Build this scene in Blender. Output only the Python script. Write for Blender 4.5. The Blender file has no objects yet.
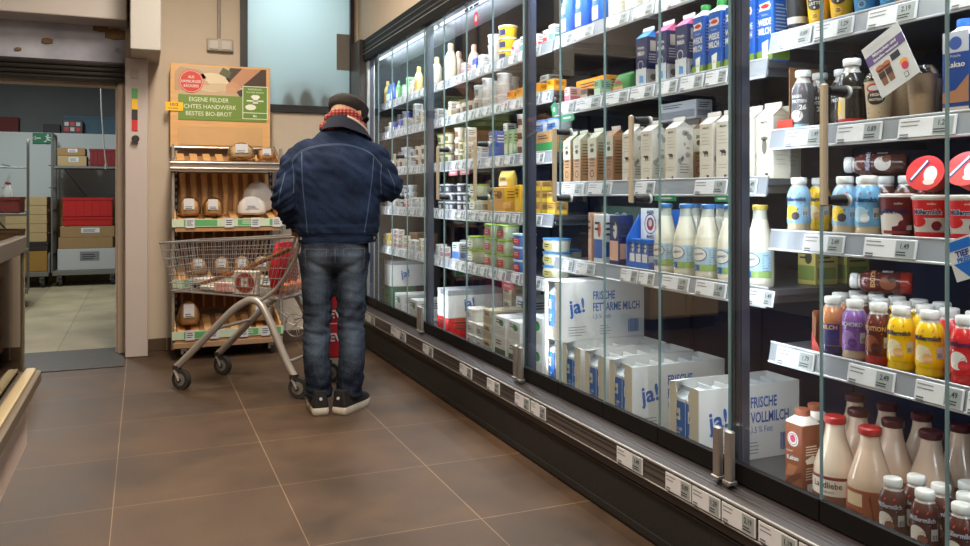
import bpy, math, random
from mathutils import Vector as V, Matrix, noise
from mathutils.bvhtree import BVHTree
R = random.Random(7)
SC = bpy.context.scene
COL = SC.collection
pi = math.pi
# ------------------------------------------------------------------ camera
H = 1.15
YAW = math.radians(22.8)
F = 815.0
CS, SN = math.cos(YAW), math.sin(YAW)
cam = bpy.data.cameras.new('camera')
cam.sensor_width = 36
cam.lens = 36 * F / 970
cam.shift_y = -78 / 970
cam.clip_start = 0.05
cam.clip_end = 60
co = bpy.data.objects.new('camera', cam)
COL.objects.link(co)
co.location = (0, 0, H)
co.rotation_euler = (pi / 2, 0, -YAW)
SC.camera = co

def yx(px, X):
    """Y of the point on the plane X=const seen at picture column px."""
    t = (px - 485) / F
    return X * (CS - SN * t) / (CS * t + SN)

def xy(px, Y):
    t = (px - 485) / F
    return Y * (CS * t + SN) / (CS - SN * t)

# ------------------------------------------------------------------ materials
MATS = {}
def lin(c):
    c /= 255.0
    return c / 12.92 if c <= .04045 else ((c + .055) / 1.055) ** 2.4

def rgb(c):
    return (lin(c[0]), lin(c[1]), lin(c[2]), 1)

def mat(name, c, rough=.5, metal=0, var=.08, scale=40, bump=0, coat=0, trans=0, emit=None, spec=.5, stretch=None):
    if name in MATS:
        return MATS[name]
    m = bpy.data.materials.new(name)
    m.use_nodes = True
    nt = m.node_tree
    b = nt.nodes['Principled BSDF']
    b.inputs['Roughness'].default_value = rough
    b.inputs['Metallic'].default_value = metal
    b.inputs['Specular IOR Level'].default_value = spec
    if coat:
        b.inputs['Coat Weight'].default_value = coat
        b.inputs['Coat Roughness'].default_value = .08
    if trans:
        b.inputs['Transmission Weight'].default_value = trans
    if emit:
        b.inputs['Emission Color'].default_value = rgb(c)
        b.inputs['Emission Strength'].default_value = emit
    b.inputs['Base Color'].default_value = rgb(c)
    if var or bump:
        tc = nt.nodes.new('ShaderNodeTexCoord')
        mp = nt.nodes.new('ShaderNodeMapping')
        if stretch:
            mp.inputs['Scale'].default_value = stretch
        nz = nt.nodes.new('ShaderNodeTexNoise')
        nz.inputs['Scale'].default_value = scale
        nz.inputs['Detail'].default_value = 4
        nt.links.new(tc.outputs['Object'], mp.inputs[0])
        nt.links.new(mp.outputs[0], nz.inputs['Vector'])
        if var:
            mx = nt.nodes.new('ShaderNodeMix')
            mx.data_type = 'RGBA'
            k = rgb(c)
            mx.inputs[6].default_value = tuple(x * (1 - var) for x in k[:3]) + (1,)
            mx.inputs[7].default_value = tuple(min(1, x * (1 + var)) for x in k[:3]) + (1,)
            nt.links.new(nz.outputs['Fac'], mx.inputs[0])
            nt.links.new(mx.outputs[2], b.inputs['Base Color'])
        if bump:
            bp = nt.nodes.new('ShaderNodeBump')
            bp.inputs['Strength'].default_value = bump
            bp.inputs['Distance'].default_value = .004
            nt.links.new(nz.outputs['Fac'], bp.inputs['Height'])
            nt.links.new(bp.outputs[0], b.inputs['Normal'])
    MATS[name] = m
    return m

def C(r, g, b, rough=.45, coat=0):
    """Plain printed / moulded colour, one material per colour."""
    return mat('print_%d_%d_%d_%d' % (r, g, b, int(rough * 100)), (r, g, b), rough, var=.04, coat=coat)

def clear_mat(name, tint, gloss=.08, rough=.02, ior=1.45, mult=1.0):
    """Thin clear sheet: lets the view through, mirrors by angle."""
    if name in MATS:
        return MATS[name]
    m = bpy.data.materials.new(name)
    m.use_nodes = True
    nt = m.node_tree
    nt.nodes.clear()
    o = nt.nodes.new('ShaderNodeOutputMaterial')
    tr = nt.nodes.new('ShaderNodeBsdfTransparent')
    tr.inputs[0].default_value = rgb(tint)
    gl = nt.nodes.new('ShaderNodeBsdfGlossy')
    gl.inputs['Roughness'].default_value = rough
    fr = nt.nodes.new('ShaderNodeFresnel')
    fr.inputs['IOR'].default_value = ior
    ml = nt.nodes.new('ShaderNodeMath')
    ml.operation = 'MULTIPLY'
    ml.inputs[1].default_value = mult
    mx = nt.nodes.new('ShaderNodeMixShader')
    nt.links.new(fr.outputs[0], ml.inputs[0])
    nt.links.new(ml.outputs[0], mx.inputs[0])
    nt.links.new(tr.outputs[0], mx.inputs[1])
    nt.links.new(gl.outputs[0], mx.inputs[2])
    nt.links.new(mx.outputs[0], o.inputs[0])
    MATS[name] = m
    return m

WHITE = C(226, 226, 224)
PAPER = C(208, 210, 215, .6)
BLACK = C(22, 22, 24)
INK = C(40, 42, 50, .6)
GREY = C(128, 130, 133)
NAVY = C(24, 32, 92)
RED = C(200, 28, 34)
CREAM = C(232, 220, 196)
KRAFT = C(176, 134, 92, .8)
GREEN = C(40, 130, 72)
YELLOW = C(246, 196, 20)
BLUE = C(22, 100, 200)
CARD = C(226, 224, 218, .8)
PETCLEAR = mat('bottle_plastic', (205, 205, 200), .15, var=.03, coat=.6)
GLASSMILK = mat('milk_glass', (238, 236, 220), .12, var=.02, coat=1)
STEEL = mat('zinc_steel', (176, 174, 172), .34, .85, var=.06, scale=25)
CHROME = mat('chrome_wire', (196, 194, 192), .3, .8, var=.04)
RUBBER = mat('grey_rubber', (52, 50, 48), .7, var=.1)
DARKMETAL = mat('charcoal_metal', (46, 46, 50), .42, .15, var=.08)

# ------------------------------------------------------------------ mesh kit
_TX = {}
def textmesh(s, bold=0.0):
    key = (s, bold)
    if key not in _TX:
        cu = bpy.data.curves.new('lettering', 'FONT')
        cu.body = s
        cu.size = 1
        cu.resolution_u = 2
        cu.offset = bold
        ob = bpy.data.objects.new('lettering', cu)
        me = bpy.data.meshes.new_from_object(ob)
        vs = [(v.co.x, v.co.y) for v in me.vertices]
        fs = [tuple(p.vertices) for p in me.polygons]
        bpy.data.objects.remove(ob)
        bpy.data.curves.remove(cu)
        bpy.data.meshes.remove(me)
        if vs:
            x0 = min(v[0] for v in vs)
            vs = [(v[0] - x0, v[1]) for v in vs]
        _TX[key] = (vs, fs, max((v[0] for v in vs), default=0))
    return _TX[key]

def front(x0):
    return lambda u, v, w=0: (x0 - w, -u, v)

def side(y0):
    return lambda u, v, w=0: (u, y0 - w, v)

def cyl(r, turn=0.0):
    rf = r if callable(r) else (lambda v: r)
    def f(u, v, w=0):
        q = rf(v)
        a = u / q + turn
        return (-(q + w) * math.cos(a), -(q + w) * math.sin(a), v)
    return f

class MB:
    def __init__(s):
        s.v, s.f, s.m, s.ms = [], [], [], []

    def mi(s, m):
        if m not in s.ms:
            s.ms.append(m)
        return s.ms.index(m)

    def add(s, vs, fs, m):
        o = len(s.v)
        s.v.extend(tuple(v) for v in vs)
        i = s.mi(m)
        for f in fs:
            s.f.append(tuple(o + k for k in f))
            s.m.append(i)
        return s

    def box(s, x0, x1, y0, y1, z0, z1, m, skip=''):
        vs = [(x0, y0, z0), (x1, y0, z0), (x1, y1, z0), (x0, y1, z0), (x0, y0, z1), (x1, y0, z1), (x1, y1, z1), (x0, y1, z1)]
        fs = {'d': (0, 3, 2, 1), 'u': (4, 5, 6, 7), 's': (0, 1, 5, 4), 'e': (1, 2, 6, 5), 'n': (2, 3, 7, 6), 'w': (3, 0, 4, 7)}
        return s.add(vs, [f for k, f in fs.items() if k not in skip], m)

    def cbox(s, c, d, m, ch=.004):
        """box with chamfered edges: centre c, full size d"""
        hx, hy, hz = d[0] / 2, d[1] / 2, d[2] / 2
        ch = min(ch, hx * .9, hy * .9, hz * .9)
        rings = []
        for z, k in ((-hz, ch), (-hz + ch, 0), (hz - ch, 0), (hz, ch)):
            X, Y = hx - k, hy - k
            e = ch
            rings.append([(c[0] + a, c[1] + b, c[2] + z) for a, b in (
                (-X, -Y + e), (-X + e, -Y), (X - e, -Y), (X, -Y + e), (X, Y - e), (X - e, Y), (-X + e, Y), (-X, Y - e))])
        return s.rings(rings, [m] * 3)

    def rings(s, rs, ms, cap=(True, True), closed=True):
        n = len(rs[0])
        o = len(s.v)
        for r in rs:
            s.v.extend(tuple(p) for p in r)
        for i in range(len(rs) - 1):
            k = s.mi(ms[i] if isinstance(ms, (list, tuple)) else ms)
            for j in range(n if closed else n - 1):
                a, b = o + i * n + j, o + i * n + (j + 1) % n
                s.f.append((a, b, b + n, a + n))
                s.m.append(k)
        M0 = ms[0] if isinstance(ms, (list, tuple)) else ms
        M1 = ms[-1] if isinstance(ms, (list, tuple)) else ms
        if cap[0]:
            s.f.append(tuple(o + j for j in reversed(range(n))))
            s.m.append(s.mi(M0))
        if cap[1]:
            q = o + (len(rs) - 1) * n
            s.f.append(tuple(q + j for j in range(n)))
            s.m.append(s.mi(M1))
        return s

    def loft(s, secs, m, n=24, cap=(True, True), e=2):
        """secs: (z, rx[, ry[, e[, cx[, cy]]]]) stacked in z; m one material or one per band"""
        rs = []
        for q in secs:
            z, rx = q[0], q[1]
            ry = q[2] if len(q) > 2 and q[2] is not None else rx
            ee = q[3] if len(q) > 3 and q[3] else e
            cx = q[4] if len(q) > 4 else 0
            cy = q[5] if len(q) > 5 else 0
            ring = []
            for j in range(n):
                a = 2 * pi * (j + .5) / n
                c_, s_ = math.cos(a), math.sin(a)
                ring.append((cx + rx * math.copysign(abs(c_) ** (2 / ee), c_), cy + ry * math.copysign(abs(s_) ** (2 / ee), s_), z))
            rs.append(ring)
        return s.rings(rs, m, cap)

    def tube(s, pts, r, m, n=8, closed=False, cap=True):
        P = [V(p) for p in pts]
        N = len(P)
        rr = r if isinstance(r, (list, tuple)) else [r] * N
        up = None
        rs = []
        for i in range(N):
            if closed:
                d = P[(i + 1) % N] - P[i - 1]
            else:
                d = P[min(i + 1, N - 1)] - P[max(i - 1, 0)]
            if d.length < 1e-9:
                d = V((0, 0, 1))
            d.normalize()
            if up is None:
                up = V((0, 0, 1)) if abs(d.z) < .9 else V((1, 0, 0))
            a = up - d * up.dot(d)
            if a.length < 1e-5:
                a = d.orthogonal()
            a.normalize()
            up = a
            b = d.cross(a)
            rs.append([tuple(P[i] + (a * math.cos(2 * pi * j / n) + b * math.sin(2 * pi * j / n)) * rr[i]) for j in range(n)])
        if closed:
            rs.append(rs[0])
            return s.rings(rs, m, (False, False))
        return s.rings(rs, m, (cap, cap))

    def disc(s, c, axis, r, h, m, n=20, r2=None):
        """short cylinder centred on c along axis"""
        a = V(axis).normalized()
        c = V(c)
        return s.tube([c - a * h / 2, c + a * h / 2], [r, r2 or r], m, n)

    def bar(s, p, q, w, t, m):
        """rectangular bar p->q, width w sideways, thickness t"""
        p, q = V(p), V(q)
        d = (q - p).normalized()
        up = V((0, 0, 1)) if abs(d.z) < .95 else V((1, 0, 0))
        a = d.cross(up).normalized() * w / 2
        b = d.cross(a).normalized() * t / 2
        return s.rings([[tuple(x + k) for k in (a + b, b - a, -a - b, a - b)] for x in (p, q)], m)

    # -- printed shapes laid on a surface map
    def rect(s, f, u0, v0, u1, v1, m, l=1, n=1, nv=1):
        vs, fs = [], []
        for j in range(nv + 1):
            for i in range(n + 1):
                vs.append(f(u0 + (u1 - u0) * i / n, v0 + (v1 - v0) * j / nv, .0005 * l))
        for j in range(nv):
            for i in range(n):
                a = j * (n + 1) + i
                fs.append((a, a + 1, a + n + 2, a + n + 1))
        return s.add(vs, fs, m)

    def poly(s, f, pts, m, l=1):
        return s.add([f(u, v, .0005 * l) for u, v in pts], [tuple(range(len(pts)))], m)

    def ell(s, f, cu, cv, ru, rv, m, l=1, n=18, k=3):
        vs = [f(cu, cv, .0005 * l)]
        fs = []
        for q in range(1, k + 1):
            for j in range(n):
                a = 2 * pi * j / n
                vs.append(f(cu + ru * q / k * math.cos(a), cv + rv * q / k * math.sin(a), .0005 * l))
        for j in range(n):
            fs.append((0, 1 + j, 1 + (j + 1) % n))
            for q in range(k - 1):
                a, b = 1 + q * n + j, 1 + q * n + (j + 1) % n
                fs.append((a, a + n, b + n, b))
        return s.add(vs, fs, m)

    def ringd(s, f, cu, cv, r0, r1, m, l=1, n=24):
        vs, fs = [], []
        for j in range(n):
            a = 2 * pi * j / n
            for r in (r0, r1):
                vs.append(f(cu + r * math.cos(a), cv + r * math.sin(a), .0005 * l))
        for j in range(n):
            a, b = 2 * j, 2 * ((j + 1) % n)
            fs.append((a, a + 1, b + 1, b))
        return s.add(vs, fs, m)

    def text(s, f, t, u, v, size, m, l=2, align='c', bold=0.0, sx=1.0, rot=0.0):
        vs, fs, w = textmesh(t, bold)
        off = {'c': -w / 2, 'l': 0, 'r': -w}[align]
        cr, sr = math.cos(rot), math.sin(rot)
        out = []
        for x, y in vs:
            a, b = (x + off) * size * sx, y * size
            out.append(f(u + a * cr - b * sr, v + a * sr + b * cr, .0005 * l))
        return s.add(out, fs, m)

    def lines(s, f, u, v, w, n, gap, m, l=1, h=None, rnd=.3, k=1):
        """small print, too small to read in the photo: thin rules of uneven length"""
        h = h or gap * .4
        for i in range(n):
            s.rect(f, u, v - i * gap, u + w * (1 - R.random() * rnd), v - i * gap + h, m, l, k)
        return s

    def barcode(s, f, u, v, w, h, m, l=2, n=9):
        x = u
        for i in range(n):
            s.rect(f, u + w * i / n, v, u + w * (i + R.choice((.3, .5, .7))) / n, v + h, m, l)
        return s

    def xf(s, M, start=0):
        for i in range(start, len(s.v)):
            s.v[i] = tuple(M @ V(s.v[i]))
        return s

    def mesh(s, name, smooth=True, angle=38):
        me = bpy.data.meshes.new(name)
        me.from_pydata(s.v, [], s.f)
        for m in s.ms:
            me.materials.append(m)
        me.polygons.foreach_set('material_index', s.m)
        me.polygons.foreach_set('use_smooth', [smooth] * len(s.f))
        if smooth:
            me.set_sharp_from_angle(angle=math.radians(angle))
        me.update()
        return me

    def build(s, name, parent=None, smooth=True, angle=38):
        return link(name, s.mesh(name, smooth, angle), parent)

def link(name, data, parent=None):
    o = bpy.data.objects.new(name, data)
    COL.objects.link(o)
    if parent:
        o.parent = parent
    return o

def tag(o, label, cat, group=None, kind=None):
    if label:
        o['label'] = label
    if cat:
        o['category'] = cat
    if group:
        o['group'] = group
    if kind:
        o['kind'] = kind
    return o

def thing(name, label, cat, loc=(0, 0, 0), rz=0, group=None):
    o = link(name, None)
    o.location = loc
    o.rotation_euler = (0, 0, rz)
    o.empty_display_size = .05
    return tag(o, label, cat, group)

def struct(name, mb, label=None, smooth=False):
    o = mb.build(name, None, smooth)
    return tag(o, label, None, None, 'structure')

def arc(c, r, a0, a1, n, ax='xz'):
    out = []
    for i in range(n + 1):
        a = a0 + (a1 - a0) * i / n
        p, q = r * math.cos(a), r * math.sin(a)
        out.append((c[0] + p, c[1], c[2] + q) if ax == 'xz' else (c[0] + p, c[1] + q, c[2]) if ax == 'xy' else (c[0], c[1] + p, c[2] + q))
    return out

def smooth_path(pts, k=4):
    """Catmull-Rom through the points"""
    P = [V(p) for p in pts]
    out = []
    for i in range(len(P) - 1):
        p0, p1, p2, p3 = P[max(i - 1, 0)], P[i], P[i + 1], P[min(i + 2, len(P) - 1)]
        for j in range(k):
            t = j / k
            out.append(.5 * ((2 * p1) + (p2 - p0) * t + (2 * p0 - 5 * p1 + 4 * p2 - p3) * t * t + (3 * p1 - p0 - 3 * p2 + p3) * t ** 3))
    out.append(P[-1])
    return [tuple(p) for p in out]
# ================================================================== ROOM
def node_mat(name):
    m = bpy.data.materials.new(name)
    m.use_nodes = True
    MATS[name] = m
    return m, m.node_tree, m.node_tree.nodes['Principled BSDF']

def tile_mat(name, c1, c2, grout, w, h, ox, oy, rough=.4, mott=.45):
    m, nt, b = node_mat(name)
    N, L = nt.nodes.new, nt.links.new
    tc = N('ShaderNodeTexCoord')
    mp = N('ShaderNodeMapping')
    mp.inputs['Location'].default_value = (ox, oy, 0)
    L(tc.outputs['Object'], mp.inputs[0])
    br = N('ShaderNodeTexBrick')
    br.offset = 0
    br.squash = 1
    for k, v in (('Scale', 1), ('Mortar Size', .002), ('Mortar Smooth', .3), ('Brick Width', w), ('Row Height', h), ('Bias', 0)):
        br.inputs[k].default_value = v
    br.inputs['Color1'].default_value = rgb(c1)
    br.inputs['Color2'].default_value = rgb(c2)
    br.inputs['Mortar'].default_value = rgb(grout)
    L(mp.outputs[0], br.inputs['Vector'])
    n1 = N('ShaderNodeTexNoise')
    n1.inputs['Scale'].default_value = 2.3
    n1.inputs['Detail'].default_value = 6
    n1.inputs['Roughness'].default_value = .62
    L(tc.outputs['Object'], n1.inputs['Vector'])
    n2 = N('ShaderNodeTexNoise')
    n2.inputs['Scale'].default_value = 130
    L(tc.outputs['Object'], n2.inputs['Vector'])
    ra = N('ShaderNodeMapRange')
    ra.inputs[1].default_value, ra.inputs[2].default_value = .3, .7
    ra.inputs[3].default_value, ra.inputs[4].default_value = 1 - mott, 1 + mott * .7
    L(n1.outputs['Fac'], ra.inputs[0])
    r2 = N('ShaderNodeMapRange')
    r2.inputs[3].default_value, r2.inputs[4].default_value = .74, 1.26
    L(n2.outputs['Fac'], r2.inputs[0])
    mu = N('ShaderNodeMath')
    mu.operation = 'MULTIPLY'
    L(ra.outputs[0], mu.inputs[0])
    L(r2.outputs[0], mu.inputs[1])
    mx = N('ShaderNodeVectorMath')
    mx.operation = 'SCALE'
    L(br.outputs['Color'], mx.inputs[0])
    L(mu.outputs[0], mx.inputs['Scale'])
    L(mx.outputs[0], b.inputs['Base Color'])
    rr = N('ShaderNodeMapRange')
    rr.inputs[3].default_value, rr.inputs[4].default_value = rough - .1, rough + .16
    L(n1.outputs['Fac'], rr.inputs[0])
    L(rr.outputs[0], b.inputs['Roughness'])
    bp = N('ShaderNodeBump')
    bp.inputs['Strength'].default_value = .25
    bp.inputs['Distance'].default_value = .002
    bp.invert = True
    L(br.outputs['Fac'], bp.inputs['Height'])
    L(bp.outputs[0], b.inputs['Normal'])
    return m

FLOOR = tile_mat('floor_tiles', (83, 62, 44), (72, 54, 39), (140, 114, 88), .605, .615, .1, -3.29, .5)
FLOOR2 = tile_mat('storeroom_tiles', (166, 154, 126), (156, 145, 120), (80, 74, 62), .48, 9.0, .1, -3.29, .5, .25)
WALLP = mat('wall_plaster', (196, 182, 164), .85, var=.05, scale=9, bump=.15)
WALLG = mat('grey_wall_paint', (158, 150, 142), .8, var=.05, scale=6, bump=.1)
BEAMP = mat('beam_paint', (204, 198, 194), .75, var=.05, scale=5)
COOLW = mat('storeroom_wall', (138, 142, 142), .85, var=.12, scale=4, bump=.2)
PANELW = mat('storeroom_panel', (196, 204, 206), .6, var=.06, scale=3)
SHABBY = None

def shabby():
    m, nt, b = node_mat('worn_panel')
    N, L = nt.nodes.new, nt.links.new
    tc = N('ShaderNodeTexCoord')
    n1 = N('ShaderNodeTexNoise')
    n1.inputs['Scale'].default_value = 5
    n1.inputs['Detail'].default_value = 7
    L(tc.outputs['Object'], n1.inputs['Vector'])
    cr = N('ShaderNodeValToRGB')
    e = cr.color_ramp.elements
    e[0].position, e[0].color = .28, rgb((110, 92, 70))
    e[1].position, e[1].color = .36, rgb((166, 170, 186))
    k = e.new(.7)
    k.color = rgb((196, 200, 214))
    L(n1.outputs['Fac'], cr.inputs[0])
    L(cr.outputs[0], b.inputs['Base Color'])
    b.inputs['Roughness'].default_value = .8
    return m
SHABBY = shabby()

BY = 6.5
ROOF = 3.1
struct('floor', MB().box(-2.6, 2.7, -1.8, 6.72, -.1, 0, FLOOR))
struct('floor_storeroom', MB().box(-4.2, .34, 6.72, 13.2, -.1, 0, FLOOR2))
struct('ceiling', MB().box(-2.6, 2.7, -1.8, 6.7, ROOF, ROOF + .1, mat('ceiling_paint', (205, 200, 192), .9)))
struct('ceiling_storeroom', MB().box(-4.2, .34, 6.7, 13.2, 2.95, 3.05, mat('storeroom_ceiling', (128, 132, 136), .9)))
WX0, WX1, WZ0 = .690, 1.575, 1.80
wb = MB()
wb.box(-.115, WX0, BY, BY + .2, 0, ROOF, WALLP)
wb.box(WX0, WX1, BY, BY + .2, 0, WZ0, WALLP)
wb.box(WX0, WX1, BY, BY + .2, 2.98, ROOF, WALLP)
wb.box(WX1, 2.7, BY, BY + .2, 0, ROOF, WALLP)
wb.box(-2.6, -.115, BY + .02, BY + .2, 1.955, ROOF, SHABBY)
wb.box(-2.6, -1.75, BY, BY + .2, 0, 1.955, WALLG)
struct('wall_back', wb)
struct('wall_left', MB().box(-2.7, -2.6, -1.8, 6.7, 0, ROOF, WALLG))
struct('wall_front', MB().box(-2.7, 2.7, -1.9, -1.8, 0, ROOF, WALLG))
struct('wall_right', MB().box(2.6, 2.7, -1.8, 6.5, 0, ROOF, WALLG))
struct('wall_bulkhead', MB().box(1.615, 2.6, -1.8, 6.5, 2.372, ROOF, WALLP))
struct('wall_storeroom_far', MB().box(-4.2, .34, 13.1, 13.2, 0, 3, COOLW))
struct('wall_storeroom_left', MB().box(-4.3, -4.2, 6.7, 13.2, 0, 3, COOLW))
struct('wall_storeroom_right', MB().box(.34, .38, 6.7, 13.2, 0, 3, COOLW))
# pillar beside the passage, beam and boxed downstand over it
PIL = mat('pillar_paint', (190, 180, 176), .7, var=.04, scale=5)
p = MB().cbox((-.038, 6.39, 1.06), (.15, .22, 2.12), PIL, .006)
struct('trim_pillar', p)
struct('trim_beam', MB().cbox((-1.36, 6.36, 2.735), (2.52, .3, .73), BEAMP, .006))
struct('trim_downstand', MB().cbox((.02, 6.2, 2.61), (.19, .6, .98), mat('downstand_paint', (172, 170, 166), .7, var=.03), .006))
JAMB = mat('steel_jamb', (186, 170, 154), .5, var=.08)
j = MB().box(-.165, -.115, 6.46, 6.7, 0, 1.96, JAMB)
j.box(-.18, -.165, 6.5, 6.56, 0, 1.96, JAMB)
j.box(-1.75, -.165, 6.5, 6.66, 1.94, 1.96, JAMB)
struct('door_1_frame', j)
# roller shutter, rolled up
sh = MB()
BLK = mat('shutter_black', (34, 31, 30), .45, var=.1)
sh.box(-1.9, -.12, 6.41, 6.515, 1.96, 2.10, BLK)
for k in range(4):
    z = 1.972 + k * .034
    sh.tube([(-1.9, 6.405, z), (-.12, 6.405, z)], .015, BLK, 8)
o = sh.build('roller_shutter')
tag(o, 'black rolled-up roller shutter over the storeroom passage', 'shutter')
struct('floor_threshold', MB().box(-1.75, -.115, 5.97, 6.72, 0, .006, mat('threshold_stone', (58, 54, 50), .55, var=.5, scale=26, bump=.2)))
BASE = mat('baseboard_tile', (84, 66, 50), .5, var=.1)
b = MB().cbox((.1, BY - .006, .045), (.13, .014, .09), BASE, .003)
b.cbox((.9, BY - .006, .045), (1.46, .014, .09), BASE, .003)
struct('baseboard_back', b)
# broken plaster flakes above the shutter
fl = MB()
for x, z, r_ in ((-.62, 2.24, .035), (-.8, 2.17, .02), (-.18, 2.32, .07), (-.28, 2.36, .05)):
    pts = [(x + r_ * (1.4 if k % 2 else 1) * math.cos(a), 6.517, z + .6 * r_ * math.sin(a)) for k, a in enumerate([i * pi / 4 for i in range(8)])]
    fl.rings([pts, [(q[0] * .9 + x * .1, 6.505, q[2]) for q in pts]], mat('flaked_plaster', (128, 104, 74), .9, var=.3, scale=60))
struct('wall_back_plaster_damage', fl)

# ------------------------------------------------------------------ frosted window
FRAMEB = mat('window_black', (26, 26, 27), .4, var=.06)
w = MB()
w.box(WX0, WX0 + .055, BY - .03, BY + .06, WZ0, 2.98, FRAMEB)
w.box(WX1 - .03, WX1, BY - .03, BY + .06, WZ0, 2.98, FRAMEB)
w.box(WX0 + .055, WX1 - .03, BY - .03, BY + .06, WZ0, WZ0 + .055, FRAMEB)
w.box(WX0 + .055, WX1 - .03, BY - .03, BY + .06, 2.92, 2.98, FRAMEB)
wf = struct('window_1', w)
def frosted():
    m, nt, b = node_mat('frosted_pane')
    N, L = nt.nodes.new, nt.links.new
    nt.nodes.remove(b)
    tl = N('ShaderNodeBsdfTranslucent')
    tl.inputs[0].default_value = rgb((206, 226, 228))
    di = N('ShaderNodeBsdfDiffuse')
    di.inputs[0].default_value = rgb((150, 164, 168))
    gl = N('ShaderNodeBsdfGlossy')
    gl.inputs['Roughness'].default_value = .35
    a = N('ShaderNodeMixShader')
    a.inputs[0].default_value = .35
    c = N('ShaderNodeMixShader')
    c.inputs[0].default_value = .05
    L(tl.outputs[0], a.inputs[1])
    L(di.outputs[0], a.inputs[2])
    L(a.outputs[0], c.inputs[1])
    L(gl.outputs[0], c.inputs[2])
    L(c.outputs[0], nt.nodes['Material Output'].inputs[0])
    return m
pane = MB().add([(WX0 + .055, BY + .01, WZ0 + .055), (WX1 - .03, BY + .01, WZ0 + .055), (WX1 - .03, BY + .01, 2.92), (WX0 + .055, BY + .01, 2.92)], [(0, 1, 2, 3)], frosted())
pn = pane.build('window_pane', wf)
# small lit room behind the pane
rw = mat('room_behind_paint', (196, 206, 208), .9, var=.04)
rb = MB()
rb.box(WX0 - .3, 2.0, 7.9, 8.0, 1.2, 3.2, rw)
rb.box(WX0 - .35, WX0 - .25, BY + .2, 8, 1.2, 3.2, rw)
rb.box(2.0, 2.05, BY + .2, 8, 1.2, 3.2, rw)
rb.box(WX0 - .35, 2.05, BY + .2, 8, 3.15, 3.2, rw)
rb.box(WX0 - .35, 2.05, BY + .2, 8, 1.2, 1.25, rw)
struct('wall_room_behind_window', rb)
dk = C(60, 66, 66, .8)
for k, (x, wd, hh) in enumerate(((1.06, .10, .17), (1.19, .12, .19), (1.34, .11, .16))):
    m_ = MB().loft([(1.855, wd * .45), (1.87, wd * .5), (1.87 + hh * .7, wd * .5), (1.87 + hh, wd * .3)], dk, 16)
    o = m_.build('storage_canister')
    o.location = (x, BY + .085, 0)
    tag(o, ['left', 'middle', 'right'][k] + ' one of three dark blurred canisters behind the frosted window', 'canister', 'canisters behind the frosted pane')
struct('trim_window_ledge', MB().box(WX0, WX1, BY + .06, BY + .2, 1.81, 1.855, rw))
st = MB().cbox((1.49, BY - .006, 2.30), (.105, .006, .29), mat('grey_card', (118, 114, 106), .8), .002)
tag(st.build('window_notice'), 'blank grey rectangle stuck on frosted window beside the fridge', 'notice')
# conduit and twin socket box on the wall
c = MB().tube([(.535, BY - .016, 2.33), (.535, BY - .016, 3.09)], .013, mat('conduit_grey', (150, 142, 132), .5), 10)
o = c.build('wall_conduit')
tag(o, 'vertical grey cable conduit running down wall to the switch box', 'conduit')
sw = thing('wall_switch_box', 'grey twin switch box on wall above the bread poster', 'switch', (.542, BY, 2.285))
SWM = mat('switch_plastic', (168, 162, 154), .5, var=.03)
MB().cbox((0, -.02, 0), (.19, .04, .095), SWM, .006).build('switch_body', sw)
for s_ in (-1, 1):
    MB().cbox((s_ * .045, -.043, 0), (.07, .008, .07), mat('switch_rocker', (184, 178, 168), .45), .003).build('rocker', sw)
# colour strip and knob on the pillar
cs = MB()
for k, cc in enumerate((RED, C(30, 26, 24), YELLOW, C(70, 150, 70))):
    cs.box(-.069, -.031, 6.272, 6.28, 1.605 + k * .075, 1.68 + k * .075, cc)
tag(cs.build('colour_strip'), 'vertical green yellow black and red strip on the pillar', 'sign')
kn = MB().disc((-.045, 6.27, 1.545), (0, 1, 0), .02, .02, BLACK, 16)
kn.disc((-.045, 6.25, 1.545), (0, 1, 0), .026, .02, BLACK, 18, .022)
tag(kn.build('push_button'), 'round black push button on the pillar below the colour strip', 'button')
sq = MB().cbox((-.05, 6.276, 2.005), (.05, .01, .06), mat('pillar_plate', (166, 152, 148), .6), .002)
tag(sq.build('blank_plate'), 'small square blank plate on the pillar above the colour strip', 'plate')

# ------------------------------------------------------------------ storeroom
part = MB().box(-3.4, .33, 12.2, 12.3, 0, 1.975, PANELW)
part.box(-3.4, .33, 12.17, 12.2, .0, 1.08, mat('bumper_board', (168, 146, 108), .7, var=.08))
part.box(-3.4, .33, 12.3, 13.1, 1.9, 1.975, PANELW)
struct('wall_storeroom_panel', part)
# emergency exit sign
ex = thing('exit_sign', 'green emergency exit sign with arrow and running figure in storeroom', 'sign', (-1.215, 12.2, 1.9))
m_ = MB().box(-.115, .115, -.02, 0, -.068, .068, C(20, 120, 80, .5))
f_ = lambda u, v, w_=0: (u, -.02 - w_, v)
m_.rect(f_, -.1, -.008, -.02, .008, WHITE, 2)
m_.poly(f_, [(-.108, 0), (-.08, .03), (-.08, -.03)], WHITE, 2)
m_.ell(f_, .062, .042, .012, .012, WHITE, 2)
m_.poly(f_, [(.03, .03), (.06, .026), (.072, -.005), (.05, -.01), (.045, .012)], WHITE, 2)
m_.poly(f_, [(.05, -.005), (.07, -.005), (.098, -.03), (.088, -.04), (.06, -.02)], WHITE, 3)
m_.poly(f_, [(.05, -.005), (.065, -.01), (.04, -.05), (.015, -.05), (.015, -.04), (.035, -.038)], WHITE, 3)
m_.poly(f_, [(.06, .026), (.1, .01), (.098, .0), (.066, .01)], WHITE, 3)
m_.build('sign_plate', ex)

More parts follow.
